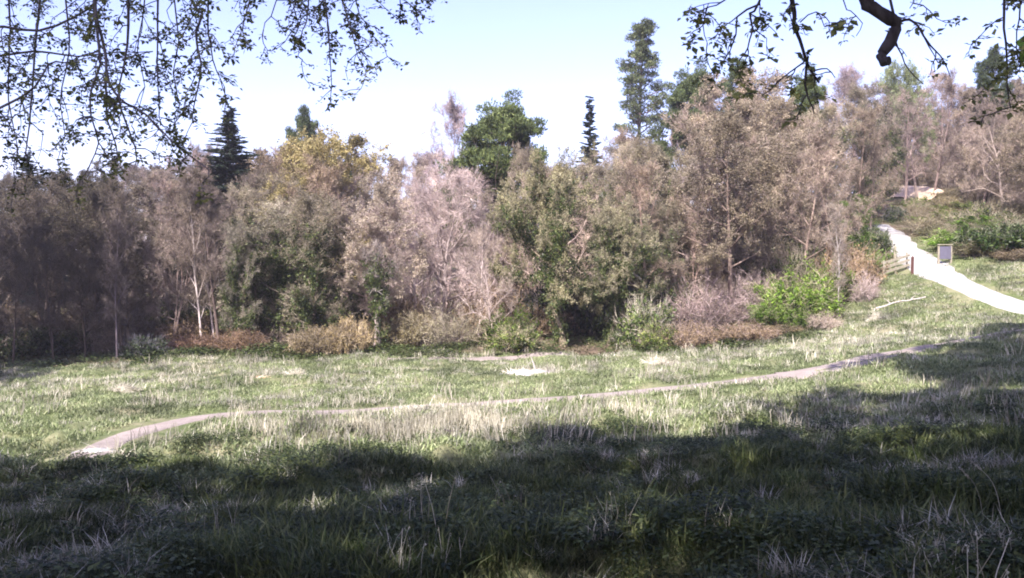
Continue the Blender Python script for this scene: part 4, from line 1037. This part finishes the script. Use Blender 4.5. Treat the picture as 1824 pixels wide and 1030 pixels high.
def stems_g(n, R, h, seed, w=.009, heads=True):
    r = np.random.default_rng(seed); g = Geo()
    for k in range(n):
        a = r.uniform(0, 2 * PI); q = R * math.sqrt(r.uniform()); p = np.array([math.cos(a) * q, math.sin(a) * q, -.03]); L = h * r.uniform(.55, 1.15); d = np.array([r.normal() * .14, r.normal() * .14, 1.])
        m = p + d * L * .6 + r.normal(size=3) * .015; e = p + d * L + np.array([r.normal() * .09, r.normal() * .09, 0]) * L; tube(g, [p, m, e], [w * .5, w * .42, w * .25], 3)
        if heads and k % 2 == 0:
            for b_ in range(5): u = r.normal(size=3) * .012; q2 = e - d * L * .03 * b_ + u * .5; g.add([q2, q2 + u + [0, 0, .012], q2 + r.normal(size=3) * .006 + [0, 0, .016]], [(0, 1, 2)])
    return g
def scatter(name, protos, x, y, size, rot=None, tilt=.15, zs=None, color=(1, 1, 1)):
    """one uncountable mass: the same few tufts at many points, by geometry nodes"""
    n = len(x); z = height(x, y)
    me = bpy.data.meshes.new(name + '_points'); me.vertices.add(n); me.vertices.foreach_set('co', np.stack([x, y, z], 1).astype(np.float32).ravel())
    R = np.stack([rng.uniform(-tilt, tilt, n), rng.uniform(-tilt, tilt, n), rng.uniform(0, 2 * PI, n)], 1)
    a = me.attributes.new('tuft_rot', 'FLOAT_VECTOR', 'POINT'); a.data.foreach_set('vector', R.astype(np.float32).ravel())
    S3 = np.stack([size, size, size * (zs if zs is not None else 1)], 1)
    a = me.attributes.new('tuft_size', 'FLOAT_VECTOR', 'POINT'); a.data.foreach_set('vector', S3.astype(np.float32).ravel())
    a = me.attributes.new('tuft_pick', 'INT', 'POINT'); a.data.foreach_set('value', rng.integers(0, len(protos), n).astype(np.int32))
    o = obj(name, me, kind='stuff')
    ng = bpy.data.node_groups.new(name, 'GeometryNodeTree'); ng.interface.new_socket('Geometry', in_out='INPUT', socket_type='NodeSocketGeometry'); ng.interface.new_socket('Geometry', in_out='OUTPUT', socket_type='NodeSocketGeometry')
    gi = ng.nodes.new('NodeGroupInput'); go = ng.nodes.new('NodeGroupOutput'); j = ng.nodes.new('GeometryNodeJoinGeometry')
    def named(nm, ty):
        q = ng.nodes.new('GeometryNodeInputNamedAttribute'); q.data_type = ty; q.inputs['Name'].default_value = nm
        return [s for s in q.outputs if s.enabled and s.name == 'Attribute'][0]
    rt = named('tuft_rot', 'FLOAT_VECTOR'); sz = named('tuft_size', 'FLOAT_VECTOR'); pk = named('tuft_pick', 'INT')
    for k, p in enumerate(protos):
        oi = ng.nodes.new('GeometryNodeObjectInfo'); oi.inputs['Object'].default_value = p; oi.inputs['As Instance'].default_value = True
        cmp_ = ng.nodes.new('FunctionNodeCompare'); cmp_.data_type = 'INT'; cmp_.operation = 'EQUAL'
        ia = [s for s in cmp_.inputs if s.type == 'INT']; ng.links.new(pk, ia[0]); ia[1].default_value = k
        ip = ng.nodes.new('GeometryNodeInstanceOnPoints'); ng.links.new(gi.outputs[0], ip.inputs['Points']); ng.links.new(cmp_.outputs[0], ip.inputs['Selection']); ng.links.new(oi.outputs['Geometry'], ip.inputs['Instance'])
        ng.links.new(rt, ip.inputs['Rotation']); ng.links.new(sz, ip.inputs['Scale']); ng.links.new(ip.outputs[0], j.inputs[0])
    ng.links.new(j.outputs[0], go.inputs[0]); md = o.modifiers.new('scatter', 'NODES'); md.node_group = ng
    return o
def proto_obj(name, g, mats):
    return bpy.data.objects.new(name, g.mesh(name, mats))
grass_p = [proto_obj('grass_tuft', blades(60, .24, .17, .010, 1.3, k, .8), [M['grass']]) for k in range(3)]
grass_far_p = [proto_obj('far_grass_tuft', blades(44, .42, .17, .024, 1.3, 10 + k), [M['lit_meadow_grass']]) for k in range(3)]
straw_p = [proto_obj('straw_tuft', blades(34, .16, .34, .009, .9, 20 + k, .8), [M['straw']]) for k in range(3)]
straw_far_p = [proto_obj('far_straw_tuft', blades(26, .30, .30, .020, .9, 30 + k, .9), [M['straw']]) for k in range(3)]
stem_p = [proto_obj('dead_stem_tuft', stems_g(7, .2, .62, 40 + k), [M['straw']]) for k in range(4)]
stem_far_p = [proto_obj('far_stem_tuft', stems_g(12, .35, .55, 45 + k, .02), [M['straw']]) for k in range(3)]
herb_p = [proto_obj('herb_tuft', herb_g(110, .26, .22, .05, 50 + k), [M['herb']]) for k in range(3)]
flower_p = [proto_obj('flower_tuft', herb_g(5, .12, .3, .022, 60), [M['yellow_flower']])]
litter_p = [proto_obj('leaf_litter_patch', herb_g(40, .8, .06, .14, 70), [M['litter_leaf']])]
ground_ivy_p = [proto_obj('ground_ivy_patch', herb_g(60, .7, .35, .13, 73 + k), [M['ivy']]) for k in range(2)]

def cloud(n, D0, D1, margin=1.12, power=1.0):
    """points over the part of the meadow in view between two distances"""
    D = D0 + (D1 - D0) * rng.uniform(0, 1, n) ** power
    return rng.uniform(-1, 1, n) * (D * .6 * margin + 1.5), D
def keep(x, y, wood=False, path=.0, dens=None):
    k = near_path(x, y) > path + rng.uniform(-.12, .12, len(x)); w = wood_mask(x, y); k &= (w > .5) if wood else (w < .5)
    if dens is not None: k &= rng.uniform(0, 1, len(x)) < dens
    return x[k], y[k]
def patchy(x, y, s, seed, lo=.4, hi=.65): return np.clip((vnoise(x / s, y / s, seed) * .65 + vnoise(x / (s * .35), y / (s * .35), seed + 1) * .35 - lo) / (hi - lo), 0, 1)
x, y = cloud(11500, 5.5, 17, 1.15); x, y = keep(x, y); scatter('grass', grass_p, x, y, rng.uniform(.7, 1.5, len(x)) * (.7 + .9 * patchy(x, y, 1.2, 30)))
x, y = cloud(20000, 16, 56, 1.05, .85); x, y = keep(x, y, path=.28); scatter('far_grass', grass_far_p, x, y, rng.uniform(.6, 1.25, len(x)), zs=.85)
x, y = cloud(7000, 5.5, 22, 1.15); x, y = keep(x, y, dens=patchy(x, y, 1.2, 33, .42, .66)); scatter('herbs', herb_p, x, y, rng.uniform(.6, 1.4, len(x)))
x, y = cloud(2600, 5.5, 18, 1.15); x, y = keep(x, y, dens=.03 + patchy(x, y, 2.2, 35, .5, .85)); scatter('dry_grass', straw_p, x, y, rng.uniform(.6, 1.2, len(x)))
x, y = cloud(11000, 17, 54, 1.05, .9)
# straw stands thick just below the path in the middle, and along the foot of the wood
bright = np.exp(-((x - (-2.5)) / 5.5) ** 2 - ((y - 22.6) / 1.7) ** 2) * .9
k_ = rng.uniform(0, 1, len(x)) < np.clip(.05 + .75 * patchy(x, y, 3.0, 37, .46, .72) + bright + .25 * np.clip((y - 30) / 15, 0, 1) * np.clip((x - 2) / 10, 0, 1), 0, 1); x, y = keep(x[k_], y[k_], path=.3)
scatter('far_dry_grass', straw_far_p, x, y, rng.uniform(.45, 1.1, len(x)))
x, y = cloud(80, 5.5, 20, 1.1); x, y = keep(x, y, dens=.08 + patchy(x, y, 2.0, 39)); scatter('dead_stems', stem_p, x, y, rng.uniform(.6, 1.15, len(x)), tilt=.3)
x, y = cloud(2600, 18, 50, 1.05)
bright = np.exp(-((x - (-3.0)) / 4.5) ** 2 - ((y - 22.6) / 1.6) ** 2)
k_ = rng.uniform(0, 1, len(x)) < np.clip(.07 + .3 * patchy(x, y, 3, 41, .5, .7) + bright, 0, 1); x, y = keep(x[k_], y[k_]); scatter('far_dead_stems', stem_far_p, x, y, rng.uniform(.6, 1.15, len(x)), tilt=.2)
xb = rng.normal(-2.6, 2.1, 150); yb = rng.normal(22.3, .9, 150); xb, yb = keep(xb, yb); scatter('bright_dead_stems', stem_far_p, xb, yb, rng.uniform(.7, 1.1, len(xb)), tilt=.12)
x, y = cloud(90, 6, 16); scatter('yellow_flowers', flower_p, x, y, rng.uniform(.6, 1.2, len(x)))
D = rng.uniform(40, 80, 3500); x = rng.uniform(.28, .72, 3500) * D; x, y = keep(x, D); scatter('bank_grass', grass_far_p, x, y, rng.uniform(.6, 1.3, len(x)))
D = rng.uniform(40, 80, 1800); x = rng.uniform(.28, .72, 1800) * D; x, y = keep(x, D, dens=.2 + patchy(x, D, 3, 47, .45, .65)); scatter('bank_dry_grass', straw_far_p, x, y, rng.uniform(.5, 1.1, len(x)))
D = rng.uniform(44, 105, 6500); x = rng.uniform(-1.1, 1.1, 6500) * D * .6; x, y = keep(x, D, True); scatter('leaf_litter', litter_p, x, y, rng.uniform(.7, 1.3, len(x)))
D = rng.uniform(44, 85, 4200); x = rng.uniform(-1.1, 1.1, 4200) * D * .6; x, y = keep(x, D, True, dens=.25 + patchy(x, D, 5, 43)); scatter('ground_ivy', ground_ivy_p, x, y, rng.uniform(.6, 1.4, len(x)))

# loose growth where the meadow meets the wood
n_ = 1500; x = rng.uniform(-34, 20, n_); y = np.interp(x, edge[:, 0], edge[:, 1]) + np.abs(rng.normal(0, 1.7, n_)) * np.where(rng.uniform(0, 1, n_) < .35, -.8, 1) + .5
k_ = ~((x > 1.2) & (x < 7.2) & (rng.uniform(0, 1, n_) < .85)); x = x[k_]; y = y[k_]; n_ = len(x)
scatter('edge_growth', ground_ivy_p + [proto_obj('edge_herb_tuft', herb_g(60, .5, .4, .13, 90 + k_e), [M['herb']]) for k_e in range(3)] + straw_far_p[:1], x, y, rng.uniform(.35, 1.15, n_) * (.35 + 1.1 * patchy(x, y, 2.0, 61)))
# two tall dry grass stalks at the right, one dry thistle clump
def stalk(label, px, py, D, pts, head):
    x, y, z = at(px, py, D); z = ground(x, y); t = empty('dry_grass_stalk', (x, y, z), label, 'grass stalk'); P = densify(np.array([(0, 0, -.05), *pts], float), .05); g = Geo(); tube(g, P, np.linspace(.004, .0018, len(P)), 4)
    obj('stem', g.mesh('stalk_stem', [M['straw']]), t); g = Geo(); r = np.random.default_rng(int(px)); e = P[-1]; d = P[-1] - P[-4]; d /= np.linalg.norm(d)
    pos = np.array([e - d * k * .006 + r.normal(size=3) * .004 for k in range(24)]); tv, tf, tm = clump_template(3, .006, .016, 3, 0); stamp(g, tv, tf, tm, pos, rand_rot(24, r), np.ones(24)); obj('seed_head', g.mesh('stalk_head', [M['straw']]), t)
stalk('left of two bent dry grass stalks in the dark right corner', 1755, 890, 8.2, [(-.02, 0, .3), (-.1, 0, .6), (-.26, 0, .78)], 1)
stalk('right of two bent dry grass stalks in the dark right corner', 1790, 890, 8.2, [(-.03, 0, .35), (-.12, 0, .7), (-.32, .05, .92)], 1)

# ------------------------------------------------------------------ thin air haze round the whole place
HAZE = 0.0005
if HAZE:
    hb = Geo(); v = np.array([(x, y, z) for x in (-1300, 1300) for y in (-700, 1900) for z in (-60, 48)], float)
    hb.add(v, quads([(0, 1, 3, 2), (4, 6, 7, 5), (0, 4, 5, 1), (2, 3, 7, 6), (0, 2, 6, 4), (1, 5, 7, 3)]))
    hm = bpy.data.materials.new('haze'); hm.use_nodes = True; hn = hm.node_tree; hn.nodes.clear(); ho = hn.nodes.new('ShaderNodeOutputMaterial'); pv = hn.nodes.new('ShaderNodeVolumePrincipled')
    pv.inputs['Density'].default_value = HAZE; pv.inputs['Color'].default_value = (.93, .92, 1.0, 1); pv.inputs['Anisotropy'].default_value = .2; hn.links.new(pv.outputs[0], ho.inputs['Volume'])
    obj('haze', hb.mesh('haze', [hm]), kind='stuff')
